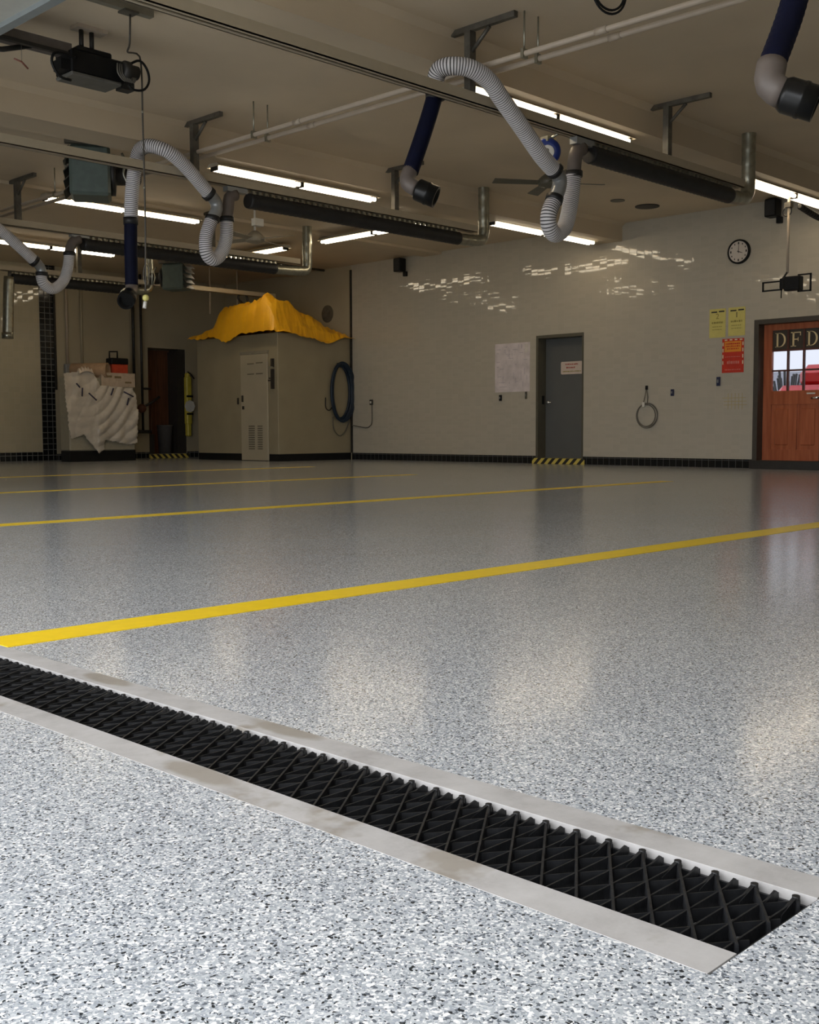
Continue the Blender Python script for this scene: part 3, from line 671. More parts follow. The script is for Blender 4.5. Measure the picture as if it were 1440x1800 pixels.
# galvanised drop pipe at far left
r = root('drop_pipe', (8.47, 17.2, 2.05), 'shiny galvanised pipe hanging down at far left edge of photo', 'pipe')
MB().tube(spline([(8.52, 17.2, 3.02), (8.50, 17.2, 2.8), (8.47, 17.2, 2.2), (8.46, 17.2, 2.06)], .05), .085, 22).build('pipe_body', M_galv, r)
MB().cyl((8.46, 17.2, 2.14), (8.46, 17.2, 2.04), .092).build('end_collar', M_galv, r)
MB().cyl((8.52, 17.2, 3.0), (8.53, 17.2, 3.112), .03).build('hanger', M_strut, r)

# blue balancer reel
r = root('hose_balancer', (7.78, 6.02, 3.1), 'round blue balancer reel with white disc, behind striped hose', 'reel')
c = Vector((8.02, 6.12, 2.985)); ax = Vector((-.72, -.60, -.25)).normalized()
MB().lathe(c-ax*.05, ax, [(0, .07), (.01, .105), (.04, .118), (.07, .118), (.09, .105), (.10, .075)], 30).build('drum', mat('royal_blue', (0.01, .03, .19), .35), r)
MB().lathe(c+ax*.05, ax, [(0, .058), (.006, .058), (.008, .05)], 30).build('label_disc', M_white, r)
def text_mesh(ch, size, ext):
    c_ = bpy.data.curves.new('glyph', 'FONT'); c_.body = ch; c_.size = size; c_.align_x = 'CENTER'; c_.align_y = 'CENTER'; c_.extrude = ext
    o_ = bpy.data.objects.new('glyph', c_); COL.objects.link(o_); bpy.context.view_layer.update()
    me_ = bpy.data.meshes.new_from_object(o_); bpy.data.objects.remove(o_); bpy.data.curves.remove(c_); return me_
me_ = text_mesh('2', .075, .0006); me_.materials.append(M_ink)
to = bpy.data.objects.new('digit', me_); COL.objects.link(to); to.parent = r; to.location = (c+ax*.0595)-Vector((7.78, 6.02, 3.1))
to.rotation_euler = ax.to_track_quat('Z', 'Y').to_euler()
MB().cyl((8.02, 6.12, 3.08), (8.0, 5.99, 3.112), .012).box((7.96, 6.07, 3.06), (8.08, 6.15, 3.105)).build('hook', M_galv, r)

# ------------------------------------------------------------------ ceiling pipes
def pipe_y(x, label):
    r = root('ceiling_pipe', (x, 2.0, 3.40), label, 'pipe', 'pale pipes running under the beams')
    m = MB().cyl((x, -3.0, 3.395), (x, 19.9, 3.395), .021, 12); m.build('pipe_run', M_pipe, r)
    for yy in (1.6, 4.75, 8.1, 11.9, 15.6): MB().cyl((x, yy-.05, 3.395), (x, yy+.05, 3.395), .027, 12).build('coupling', M_pipe, r)
    for yy in (5.45, 8.75, 12.6): MB().cyl((x, yy, 3.41), (x, yy, H), .007, 8).box((x-.03, yy-.012, 3.36), (x+.03, yy+.012, 3.43)).build('pipe_hanger', M_galv, r)
pipe_y(6.85, 'upper pale pipe of the pair crossing the ceiling from top right')
pipe_y(7.02, 'lower pale pipe of the pair crossing the ceiling from top right')

# conduits near the corner and left wall
r = root('corner_conduit', (XW-.03, 15.97, 0), 'thin dark conduit running down where the glazed tiling ends', 'conduit')
MB().box((XW-.03, 15.95, .13), (XW+.0, 15.985, 3.62)).build('conduit_run', M_dark, r)
tag(MB().cyl((11.2, 16.75, 3.69), (XW, 16.75, 3.69), .022, 10).build('ceiling_conduit', M_strut), 'dark conduit along ceiling toward the end of the tiled wall', 'conduit')
r = root('wall_conduit', (11.02, 19.95, 1.7), 'thin pale conduit down left wall ending in small box', 'conduit')
MB().cyl((11.02, 19.96, 1.85), (11.02, 19.96, H), .024, 10).build('conduit_run', M_pipe, r)
MB().box((10.95, 19.90, 1.62), (11.09, 19.99, 1.86), bev=.01).build('junction_box', M_fit, r)
tag(MB().cyl((11.34, 19.97, 1.5), (11.34, 19.97, H), .022, 10).build('drain_stack', M_pw), 'painted riser pipe on left wall behind cardboard roll', 'pipe')
r = root('valve_pipe', (12.58, 19.85, 0.5), 'dark steel pipe with valve beside brown doorway, right of the pair', 'pipe')
MB().cyl((12.60, 19.85, .55), (12.60, 19.85, H), .026, 12).build('pipe_run', M_dark, r)
MB().cyl((12.44, 19.85, .55), (12.78, 19.85, .55), .035, 12).build('base_flange', M_dark, r)
MB().tube([(12.48, 19.83, .98), (12.60, 19.80, 1.06), (12.75, 19.75, 1.14), (12.92, 19.72, 1.26)], .026, 10).build('valve_lever', M_dark, r)
MB().ball((12.55, 19.80, 1.02), .09).build('valve_body', mat('rusty_valve', (0.10, .035, .02), .6), r)
MB().cyl((12.6, 19.80, 1.42), (12.75, 19.78, 1.42), .022, 10).build('side_tap', M_dark, r)
tag(MB().cyl((12.45, 19.9, 1.45), (12.45, 19.9, H), .03, 12).build('riser_pipe', M_dark), 'dark vertical pipe behind orange toolbox, left of the pair', 'pipe')
for nx, lb in ((12.9, 'thin hanger rod above orange tarp, left one'), (13.55, 'thin hanger rod above orange tarp, right one')):
    tag(MB().cyl((nx, 17.9, 2.80), (nx, 17.9, H), .014, 8).build('hanger_rod', M_pipe), lb, 'rod', 'hanger rods above the tarp')
tag(MB().tube(spline([(13.1, 17.2, 3.15), (13.04, 17.2, 3.05), (13.2, 17.2, 2.9), (13.1, 17.2, 2.82), (13.26, 17.2, 2.98), (13.22, 17.2, 3.15)], .02), .022, 8).build('chain_bundle', M_dark), 'dark looped chain hanging from farthest rail above tarp', 'chain')
tag(MB().cyl((8.93, 11.9, 3.02), (8.93, 11.9, H), .018, 10).build('drop_rod', M_pipe), 'pale vertical rod in front of the light behind blue hose', 'rod')

# ------------------------------------------------------------------ unit heaters
def heater(cx, cy, cz, sx, sy, sz, louv, label, rot):
    r = root('unit_heater', (cx, cy, cz), label, 'heater', 'ceiling unit heaters'); r.rotation_euler = (0, 0, math.radians(rot))
    MB().box((cx-sx/2, cy-sy/2, cz-sz/2), (cx+sx/2, cy+sy/2, cz+sz/2), bev=.03).build('casing', M_teal, r)
    n = 5; sgn = -1 if louv == '-x' else 1
    for k in range(n):
        z = cz-sz/2+sz*(k+.5)/n; x = cx+sgn*sx/2; m = MB()
        m.add([(x, cy-sy/2+.03, z+.045), (x, cy+sy/2-.03, z+.045), (x+sgn*.06, cy+sy/2-.03, z-.02), (x+sgn*.06, cy-sy/2+.03, z-.02),
               (x, cy-sy/2+.03, z+.035), (x, cy+sy/2-.03, z+.035), (x+sgn*.06, cy+sy/2-.03, z-.03), (x+sgn*.06, cy-sy/2+.03, z-.03)],
              [(0, 1, 2, 3), (7, 6, 5, 4), (3, 2, 6, 7), (0, 3, 7, 4), (1, 5, 6, 2)]); m.build('louver', M_dark, r)
    x = cx-sgn*sx/2
    MB().lathe((x, cy, cz), (-sgn, 0, 0), [(0, sz*.42), (.05, sz*.42), (.06, sz*.2), (.12, sz*.2), (.16, .10), (.30, .10), (.32, .06)], 24).build('fan_motor', M_dark, r)
    MB().tube(spline([(x-sgn*.12, cy-.13, cz+sz*.4), (x-sgn*.16, cy-.14, cz+.1), (x-sgn*.13, cy-.15, cz), (x-sgn*.18, cy-.14, cz-.12)], .03), .013, 8).build('flex_conduit', M_galv, r)
    for dx in (-sx*.35, sx*.35): MB().cyl((cx+dx, cy, cz+sz/2-.01), (cx+dx, cy, H), .012, 8).build('hanger_rod', M_dark, r)
    MB().box((cx-sx/2-.04, cy-sy/2-.02, cz+sz/2), (cx+sx/2+.1, cy-sy/2+.05, cz+sz/2+.04)).build('hanger_bracket', M_strut, r)
    return r
heater(6.40, 11.0, 3.31, .42, .48, .52, '-x', 'teal grey unit heater with side louvers, left of striped hose', -32)
heater(11.14, 16.40, 3.18, .40, .36, .44, '+x', 'smaller teal heater with dark slatted front near room corner', -65)

# ------------------------------------------------------------------ ceiling fans
def fan(x, y, z, rot, col, label, rr=.66):
    r = root('ceiling_fan', (x, y, z), label, 'fan', 'ceiling fans')
    MB().cyl((x, y, z+.05), (x, y, H), .014, 10).build('down_rod', M_white, r)
    MB().lathe((x, y, z-.07), (0, 0, 1), [(0, .05), (.02, .12), (.08, .13), (.11, .10), (.16, .04)], 26).build('motor_housing', col, r)
    MB().lathe((x, y, H-.10), (0, 0, 1), [(0, .05), (.02, .07), (.10, .08)], 20).build('canopy', col, r)
    for k in range(4):
        a = rot+k*math.pi/2; d = Vector((math.cos(a), math.sin(a), 0)); n = Vector((-d.y, d.x, 0)); c = Vector((x, y, z-.02)); m = MB()
        A, B = c+d*.12, c+d*rr; v = []
        for P, wd in ((A, .045), (B, .065)):
            for s1, zz in ((-1, -.012), (1, .012)):
                for t in (0, .008): v.append(P+n*(s1*wd)+Vector((0, 0, zz+t)))
        m.add(v, [(0, 2, 6, 4), (1, 5, 7, 3), (0, 1, 3, 2), (4, 6, 7, 5), (0, 4, 5, 1), (2, 3, 7, 6)]); m.build('blade', col, r)
fan(10.62, 8.08, 3.43, .95, M_frame, 'dark bladed ceiling fan behind the right hose loop')
fan(9.35, 11.95, 3.10, .3, mat('beige_fan_blade', (.30, .265, .20), .5), 'white ceiling fan right of the middle hose loop', .58)
r = root('fan_junction_box', (9.35, 11.9, 3.26), 'square pale box above the white ceiling fan', 'box')
MB().box((9.28, 11.85, 3.245), (9.42, 11.93, 3.34)).build('box_body', M_white, r)

# ceiling openings
tag(MB().lathe((13.92, 8.85, H), (0, 0, -1), [(0, .17), (.012, .17), (.014, .15)], 30).build('ceiling_vent', M_ink), 'round black ceiling vent above clock side of room, larger of two', 'vent')
tag(MB().lathe((13.28, 8.92, H), (0, 0, -1), [(0, .10), (.01, .10), (.012, .09)], 24).build('ceiling_vent', M_frame), 'small brown round ceiling cap beside the black vent', 'vent')

# ------------------------------------------------------------------ overhead door, its track and operator
r = root('overhead_door', (2.0, 8.2, 3.42), 'open overhead door panel, pale face and grey edge, at top left corner', 'door')
for k in range(5): MB().box((0.05+k*.755, 6.66, 3.42), (0.79+k*.755, 9.74, 3.46), bev=.004).build('door_section', M_dface, r)
MB().box((3.80, 6.64, 3.385), (3.87, 9.76, 3.475)).build('bottom_rail', M_dedge, r)
r = root('door_operator', (4.85, 8.15, 3.4), 'black garage door operator with cables at upper left', 'motor')
MB().box((4.53, 8.03, 3.325), (5.00, 8.28, 3.50), bev=.012).box((4.60, 8.05, 3.50), (4.90, 8.22, 3.545), bev=.01).build('motor_case', M_blk, r)
MB().box((4.52, 8.01, 3.295), (4.96, 8.26, 3.325), bev=.008).build('case_tray', mat('tray_grey', (.13, .125, .11), .5, .3), r)
MB().box((4.60, 8.04, H-.03), (4.86, 8.16, H)).build('ceiling_plate', M_pipe, r)
MB().box((4.45, 8.04, 3.33), (4.53, 8.16, 3.41)).build('limit_box', M_blk, r)
MB().box((4.98, 8.04, 3.29), (5.09, 8.14, 3.36)).build('terminal_box', M_dark, r)
MB().lathe((4.95, 8.0, 3.42), (1, 0, 0), [(0, .06), (.02, .075), (.06, .075), (.07, .055), (.14, .055), (.15, .03)], 22).build('drive_wheel', M_dark, r)
for xx in (4.66, 4.75): MB().cyl((xx, 8.1, 3.54), (xx, 8.1, H-.03), .018, 10).build('hanger_rod', M_dark, r)
MB().tube(spline([(4.55, 8.0, 3.42), (4.38, 7.98, 3.42), (4.34, 7.98, 3.34), (4.40, 7.98, 3.25), (4.50, 7.99, 3.24)], .02), .011, 8).build('cable', M_blk, r)
MB().tube(spline([(5.0, 7.99, 3.46), (5.10, 7.98, 3.52), (5.17, 7.98, 3.47), (5.19, 7.98, 3.38), (5.14, 7.98, 3.30), (5.04, 7.98, 3.28), (5.0, 7.98, 3.31)], .02), .010, 8).build('cable', M_blk, r)
for q in range(5): MB().tube(spline([(4.91+.02*q, 7.99, 3.46), (4.90+.02*q, 7.97, 3.38), (4.96+.02*q, 7.97, 3.33), (5.02+.01*q, 7.98, 3.40), (4.97, 7.98, 3.47)], .02), .007, 8).build('cable', M_wire, r)
MB().box((0.2, 8.07, 3.475), (4.56, 8.24, 3.545)).build('drive_track', mat('track_steel', (0.17, .15, .14), .4, .5), r)
MB().box((3.95, 8.05, 3.445), (4.56, 8.09, 3.472)).build('chain_run', M_dark, r)
MB().tube([(4.28, 8.18, 3.49), (4.05, 8.18, 3.41), (3.86, 8.18, 3.38)], .020, 10).build('door_arm', M_dark, r)
r = root('pull_handle', (4.10, 8.1, 3.3), 'small red handled release cord under the operator track', 'handle')
MB().cyl((4.16, 8.1, 3.33), (4.16, 8.1, 3.48), .002, 6).build('cord', M_wire, r)
MB().tube([(4.10, 8.1, 3.335), (4.16, 8.1, 3.325), (4.21, 8.1, 3.285)], .007, 8).build('grip', mat('brownish_red', (0.18, .06, .04), .5), r)
r = root('ceiling_strut', (4.7, 7.45, H), 'short slotted steel strut on ceiling at top left', 'bracket')
MB().box((4.1, 7.42, H-.05), (4.88, 7.48, H)).build('strut_channel', mat('strut_paint', (0.22, .20, .15), .5), r)
MB().box((4.62, 7.40, H-.065), (4.74, 7.50, H-.05)).build('strut_plate', M_strut, r)

# drop cord with yellow ball
r = root('power_cord', (5.10, 8.0, 3.6), 'long thin drop cord ending in pale yellow ball and white plug', 'cord')
MB().tube(spline([(4.70, 7.46, 3.65), (4.715, 7.5, 3.45), (4.82, 7.7, 3.46), (5.04, 7.96, 3.56), (5.12, 8.0, 3.56), (5.135, 8.0, 3.40), (5.135, 8.0, 3.10), (5.14, 8.0, 2.66), (5.14, 8.0, 2.21), (5.13, 8.0, 1.70)], .04), .0075, 8).build('cord_run', mat('dark_cord', (.05, .042, .032), .5), r)
MB().ball((5.13, 8.0, 1.645), .027).build('stop_ball', M_lime, r)
MB().cyl((5.125, 8.0, 1.615), (5.115, 8.0, 1.560), .015, 14).build('plug', M_white, r)
for zz in (3.12, 2.52): MB().cyl((5.135, 8.0, zz), (5.135, 8.0, zz+.02), .008, 8).build('cord_clip', M_galv, r)
for q, (xx, rr2) in enumerate(((5.14, .03),)):
    MB().tube(spline([(5.14+rr2*math.cos(a)*.9, 8.0, 1.83+.085*math.sin(a)) for a in [i*math.pi/6 for i in range(12)]], .01, True)[:-1], .0035, 6, closed=True).build('cord_loop', M_wire, r)
    MB().tube([(5.19, 8.0, 1.75), (5.195, 8.0, 1.83), (5.19, 8.0, 1.93)], .004, 6).build('cord_loop', M_galv, r)

# black cable coil near top edge
r = root('cable_coil', (5.84, 4.0, 3.2), 'black coiled cable hanging at top edge, right of centre', 'cable')
for rad, dz in ((.135, 0.0), (.125, .012), (.10, .07)):
    MB().tube([(5.845+rad*math.cos(a)*.95, 4.0+rad*math.cos(a)*(-.25), 3.2+dz+rad*math.sin(a)) for a in [i*math.pi/16 for i in range(32)]], .0075, 8, closed=True).build('coil_loop', M_blk, r)
MB().cyl((5.845, 4.0, 3.33), (5.845, 4.0, H), .008, 8).build('hanger', M_blk, r)

# right wall: hanging operator with square frames on a pole
r = root('pole_mounted_reader', (13.2, 6.40, 2.4), 'black boxy device with open frames on pole above red door', 'device')
MB().cyl((13.2, 6.39, 2.46), (13.2, 6.39, 3.44), .016, 12).build('pole', M_pipe, r)
MB().tube([(13.19, 6.39, 2.47), (13.18, 6.42, 2.42), (13.17, 6.45, 2.38)], .012, 8).build('bracket_arm', M_dark, r)
MB().box((13.12, 6.20, 2.24), (13.24, 6.40, 2.41), bev=.01).box((13.13, 6.36, 2.27), (13.22, 6.46, 2.395), bev=.008).build('device_body', M_blk, r)
def sqframe(y0, y1, z0, z1, x, t):
    m = MB(); m.box((x-t, y0, z0), (x+t, y1, z0+2*t)); m.box((x-t, y0, z1-2*t), (x+t, y1, z1)); m.box((x-t, y0, z0), (x+t, y0+2*t, z1)); m.box((x-t, y1-2*t, z0), (x+t, y1, z1)); return m
sqframe(6.44, 6.70, 2.255, 2.375, 13.17, .009).build('side_frame', M_blk, r)
sqframe(6.07, 6.24, 2.215, 2.43, 13.17, .009).build('side_frame', M_blk, r)
MB().cyl((13.17, 6.45, 2.26), (13.17, 6.45, 2.16), .008, 8).build('pull_tab', M_blk, r)
r = root('pole_clamp', (13.2, 6.38, 3.24), 'dark cable clamp and looped wires high on the pole', 'clamp')
MB().box((13.16, 6.35, 3.25), (13.24, 6.43, 3.31)).build('clamp_body', M_strut, r)
MB().tube(spline([(13.2, 6.44, 3.25), (13.2, 6.47, 3.20), (13.2, 6.42, 3.15), (13.2, 6.36, 3.18), (13.2, 6.36, 3.25)], .02), .009, 8).build('wire_loop', M_dark, r)
MB().tube(spline([(13.3, 6.30, 3.27), (13.9, 6.30, 3.20), (14.4, 6.30, 3.27), (XW, 6.30, 3.22)], .02), .035, 10, rf=lambda i: .04 if i % 3 else .024).build('corrugated_conduit', M_dark, r)

# ------------------------------------------------------------------ things on the tiled wall
def speaker(y, z, label):
    r = root('wall_speaker', (XW, y, z), label, 'speaker', 'black wall speakers')
    MB().box((XW-.20, y-.085, z-.12), (XW-.03, y+.085, z+.12), bev=.012).build('cabinet', M_blk, r)
    MB().box((XW-.205, y-.07, z-.10), (XW-.199, y+.07, z+.10)).build('grille', M_rubber, r)
    MB().box((XW-.06, y-.10, z-.20), (XW-.0, y-.02, z-.11), bev=.008).build('wall_bracket', M_blk, r)
speaker(14.55, 3.555, 'black wall speaker high up, left of the clock by far')
speaker(7.34, 3.575, 'black wall speaker high up, just right of the clock')
r = root('wall_clock', (XW, 7.885, 3.06), 'round wall clock with white face and black rim', 'clock')
MB().lathe((XW, 7.885, 3.06), (-1, 0, 0), [(0, .172), (.035, .172), (.045, .16), (.045, .148), (.028, .146)], 40).build('rim', M_blk, r)
MB().lathe((XW-.0285, 7.885, 3.06), (-1, 0, 0), [(0, .148), (.004, .148)], 40).build('face', mat('clock_face', (0.62, .56, .50), .5, noise=.02), r)
m = MB()
for k in range(12):
    a = math.radians(90-30*k); cy, cz = 7.885-.118*math.cos(a), 3.06+.118*math.sin(a); q = .016 if k % 3 == 0 else .011
    m.box((XW-.0325, cy-q*.6, cz-q), (XW-.0340, cy+q*.6, cz+q))
m.build('hour_marks', M_ink, r)
def hand(name, ang, L, wd):
    a = math.radians(90-ang); d = Vector((0, -math.cos(a), math.sin(a))); n = Vector((0, -d.z, d.y)); o = Vector((XW-.0345, 7.885, 3.06)); m = MB()
    v = [o-d*.02+n*wd, o-d*.02-n*wd, o+d*L-n*wd*.5, o+d*L+n*wd*.5]; m.add(v+[p-Vector((.002, 0, 0)) for p in v], [(0, 1, 2, 3), (7, 6, 5, 4), (0, 4, 5, 1), (1, 5, 6, 2), (2, 6, 7, 3), (3, 7, 4, 0)]); m.build(name, M_ink, r)
hand('hour_hand', 110, .065, .006); hand('minute_hand', 2, .10, .004)

def poster_(name, y0, y1, z0, z1, Mx, label, cat, group=None):
    r = root(name, (XW, (y0+y1)/2, z0), label, cat, group)
    MB().box((XW-.006, y0, z0), (XW-.0005, y1, z1)).build('sheet', Mx, r); return r
r = poster_('wall_map', 11.63, 12.38, 1.195, 2.01, M_paper, 'large pale lilac map sheet left of grey door', 'map')
m = MB(); rr_ = random.Random(5)
for k in range(34):
    yy, zz = rr_.uniform(11.68, 12.3), rr_.uniform(1.24, 1.95); L = rr_.uniform(.04, .16)
    if rr_.random() < .5: m.box((XW-.0068, yy, zz), (XW-.006, min(12.34, yy+L), zz+.006))
    else: m.box((XW-.0068, yy, zz), (XW-.006, yy+.006, min(1.98, zz+L)))
m.build('map_lines', mat('map_lilac_ink', (0.36, .32, .40), .6), r)
MB().box((XW-.0072, 11.66, 1.84), (XW-.006, 11.74, 1.98)).build('legend_box', mat('pale_legend', (0.62, .58, .55), .6), r)
for (y0, y1, z0, z1, ch, lb) in ((8.083, 8.338, 1.875, 2.285, '2', 'yellow notice, left of the two above the red sign'), (7.779, 8.038, 1.885, 2.287, '1', 'yellow notice, right of the two above the red sign')):
    r = poster_('yellow_notice', y0, y1, z0, z1, M_yel, lb, 'sign', 'yellow notices')
    m = MB(); w_ = y1-y0
    m.box((XW-.0075, y1-.03, z1-.055), (XW-.006, y1-.03-w_*.36, z1-.035)); m.box((XW-.0075, y0+.02, z1-.05), (XW-.006, y0+.02+w_*.34, z1-.03)); m.build('heading', M_ink, r)
    m = MB(); dashes(m, XW-.006, y1-.04, y0+.04, z1-.21, .028, int(y0*100)); dashes(m, XW-.006, y1-.05, y0+.06, z1-.26, .012, 9); dashes(m, XW-.006, y1-.05, y0+.06, z1-.30, .010, 12); m.build('small_print', M_ink2, r)
    me_ = text_mesh(ch, .11, .0005); me_.materials.append(M_ink if ch == '1' else M_ink2)
    o = bpy.data.objects.new('bay_number', me_); COL.objects.link(o); o.parent = r; o.location = Vector((XW-.0075, (y0+y1)/2, z1-.11))-Vector((XW, (y0+y1)/2, z0)); o.rotation_euler = (math.radians(90), 0, math.radians(-90))
r = poster_('warning_sign', 7.790, 8.128, 1.364, 1.848, M_redsign, 'red and orange warning sign with striped border beside red door', 'sign')
MB().box((XW-.0075, 7.83, 1.66), (XW-.006, 8.09, 1.81)).build('orange_field', M_orsign, r)
m = MB()
for k in range(5):
    zz = 1.395+k*.088
    if k > 0: m.box((XW-.0085, 7.797, zz), (XW-.0062, 7.812, zz+.05)); m.box((XW-.0085, 8.106, zz), (XW-.0062, 8.121, zz+.05))
for k in range(4): m.box((XW-.0085, 7.815+k*.078, 1.822), (XW-.0062, 7.855+k*.078, 1.838))
m.build('border_dashes', M_cream, r)
m = MB(); dashes(m, XW-.0075, 8.07, 7.85, 1.765, .022, 31); dashes(m, XW-.0075, 8.07, 7.85, 1.73, .02, 32); dashes(m, XW-.0075, 8.05, 7.87, 1.695, .018, 33); m.build('lettering', M_redsign, r)
m = MB(); dashes(m, XW-.006, 8.08, 7.84, 1.585, .010, 41); dashes(m, XW-.006, 8.05, 7.86, 1.49, .05, 42); dashes(m, XW-.006, 8.08, 7.83, 1.40, .014, 43); m.build('small_lettering', mat('pink_ink', (0.62, .20, .16), .5), r)

def switch(y, z, Mx, label, w=.05, h=.10, name='wall_switch', cat='switch'):
    r = root(name, (XW, y, z), label, cat)
    MB().box((XW-.03, y-w/2, z-h/2), (XW, y+w/2, z+h/2), bev=.005).build('box_body', Mx, r)
    MB().box((XW-.038, y-w*.2, z-h*.15), (XW-.03, y+w*.2, z+h*.2)).build('toggle', M_fit, r)
switch(12.25, 1.10, M_blk, 'black switch box on tiles below the lilac map'); switch(11.70, 1.13, M_frame, 'narrow brownish switch box between map and grey door', .03, .12)
M_nb = mat('navy_box', (0.02, .025, .07), .4)
switch(8.93, 1.105, M_nb, 'dark blue box on tiles right of the coiled wire'); switch(8.175, 1.245, M_nb, 'dark blue box directly under the red warning sign', .055, .13)
r = root('tape_residue', (XW, 7.93, .95), 'pale tape residue lines on tiles under the dark blue box', 'mark')
m = MB(); rr_ = random.Random(3)
for zz in (.90, .95, 1.0): m.box((XW-.0015, 7.72+rr_.random()*.05, zz), (XW, 8.12-rr_.random()*.05, zz+.008))
for k in range(5): m.box((XW-.0016, 7.80+k*.055, .84), (XW, 7.808+k*.055, 1.07))
m.build('tape_lines', mat('old_tape', (0.42, .34, .17), .6), r)
r = root('coiled_wire', (XW, 9.37, 1.22), 'thin grey cord coiled in a ring hanging on tiled wall', 'cord')
MB().box((XW-.03, 9.36, 1.16), (XW, 9.39, 1.22)).build('wall_hook', M_blk, r)
MB().tube([(XW-.02, 9.375, 1.19), (XW-.025, 9.40, 1.05), (XW-.025, 9.43, .93)], .006, 6).tube([(XW-.02, 9.375, 1.19), (XW-.02, 9.35, 1.05), (XW-.02, 9.36, .92)], .006, 6).build('cord_tail', M_wire, r)
for rad, oy, oz in ((.185, 0, 0), (.165, .015, .005), (.178, -.008, .012)):
    MB().tube([(XW-.02, 9.365+oy+rad*math.cos(a), .765+oz+rad*math.sin(a)) for a in [i*math.pi/18 for i in range(36)]], .007, 6, closed=True).build('coil_loop', M_wire, r)
MB().box((XW-.035, 9.40, .90), (XW-.01, 9.44, .97)).build('cord_tie', M_white, r)
r = root('wall_outlet', (XW, 15.42, 1.09), 'small dark outlet with looping cable near corner', 'outlet')
MB().box((XW-.03, 15.38, 1.04), (XW, 15.46, 1.14), bev=.006).build('outlet_box', M_dark, r); MB().box((XW-.035, 15.40, 1.07), (XW-.03, 15.44, 1.11)).build('socket', M_white, r)
MB().tube(spline([(XW-.02, 15.40, 1.04), (XW-.02, 15.40, .72), (XW-.02, 15.46, .64), (XW-.02, 15.56, .61), (XW-.02, 15.85, .645), (XW-.03, 15.93, .66)], .03), .009, 8).build('cable', M_wire, r)

# ------------------------------------------------------------------ closet enclosure in the corner
CX, CY0, CY1, CT = 13.0, 16.0, 18.5, 2.34
r = root('utility_enclosure', (13.9, 17.2, 0), 'tall drab panelled enclosure in the corner with louvered door, under orange tarp', 'enclosure')
MB().box((CX, CY0, .13), (XW-.005, CY1, CT), bev=.006).build('body', M_closet, r)
MB().box((CX+.004, CY0+.004, 0), (XW-.005, CY1-.004, .13)).build('plinth', M_blk, r)
dr = MB().box((CX-.03, 16.27, .01), (CX, 17.07, 1.97), bev=.005).build('door', mat('enclosure_door_paint', (0.44, .39, .285), .4, noise=.05, scale=2.5), r)
for (a0, a1) in ((16.43, 16.57), (16.66, 16.84)):
    m = MB()
    for k in range(11): m.box((CX-.034, a0+.0, .215+k*.042), (CX-.029, a1, .235+k*.042))
    m.build('vent_slots', mat('slot_shade', (0.15, .13, .09), .6), dr)  # dark bars paint in the shade inside the slots, upper ones too
m = MB()
for a0, a1, zz in ((16.40, 16.60, 1.80), (16.66, 16.86, 1.79), (16.40, 16.60, 1.60), (16.66, 16.86, 1.60)): m.box((CX-.033, a0, zz), (CX-.029, a1, zz+.02))
m.build('vent_slots', mat('slot_shade', (0.15, .13, .09), .6), dr)
MB().box((CX-.055, 16.99, 1.10), (CX-.028, 17.02, 1.22)).box((CX-.05, 16.97, .96), (CX-.028, 17.01, 1.02)).build('door_handle', M_ink, dr)
MB().box((CX-.03, 16.25, 1.975), (CX, 17.09, 2.03)).build('lintel_strip', mat('lintel_paint', (0.27, .245, .19), .5), r)  # strip painted a little darker than the enclosure panels
MB().box((CX-.02, 17.17, 1.06), (CX, 17.20, 1.18)).build('latch', M_ink, r)
r = root('key_bar', (CX-.02, 16.12, 1.6), 'dark vertical bar with hooks on enclosure corner by louvered door', 'rack')
MB().box((CX-.05, 16.10, 1.32), (CX, 16.15, 1.68)).box((CX-.05, 16.10, 1.72), (CX, 16.15, 1.87)).build('bar', M_ink, r)
for zz, s_ in ((1.70, .03), (1.46, .05), (1.50, .03)): MB().box((CX-.07, 16.09, zz), (CX-.04, 16.15+s_, zz+.025)).build('hook', M_galv if zz > 1.6 else M_ink, r)
# blue hose coil on its right face
r = root('blue_hose_coil', (14.47, CY0, 1.8), 'long oval coil of dark blue hose hanging on enclosure side', 'hose')
MB().box((14.44, CY0-.08, 1.80), (14.52, CY0, 1.84)).build('hook', M_dark, r)
for k in range(6):
    ox, oy, ww, hh = (k % 3-1)*.025, -.04-.03*(k//3), .20+.014*k, .50+.012*k
    MB().tube([(14.50+ox+ww*math.cos(a)+(.05 if math.cos(a) > 0 else 0)*math.cos(a), CY0+oy, 1.29+hh*math.sin(a)) for a in [i*math.pi/20 for i in range(40)]], .023, 8, closed=True).build('hose_loop', M_bluehose, r)
MB().tube(spline([(14.30, CY0-.03, .82), (14.33, CY0-.03, .58), (14.47, CY0-.03, .46), (14.62, CY0-.03, .55), (14.74, CY0-.03, .78)], .03), .010, 8).build('hose_tail', M_wire, r)
MB().tube(spline([(14.13, CY0-.02, 1.18), (14.13, CY0-.02, 1.0), (14.22, CY0-.02, .94), (14.32, CY0-.03, 1.05)], .03), .010, 8).build('air_fitting', M_ink, r)
tag(MB().lathe((XW, 16.66, 2.84), (-1, 0, 0), [(0, .17), (.004, .17), (.005, .16)], 24).build('soot_mark', M_stain), 'dark round soot mark on wall above orange tarp', 'mark')

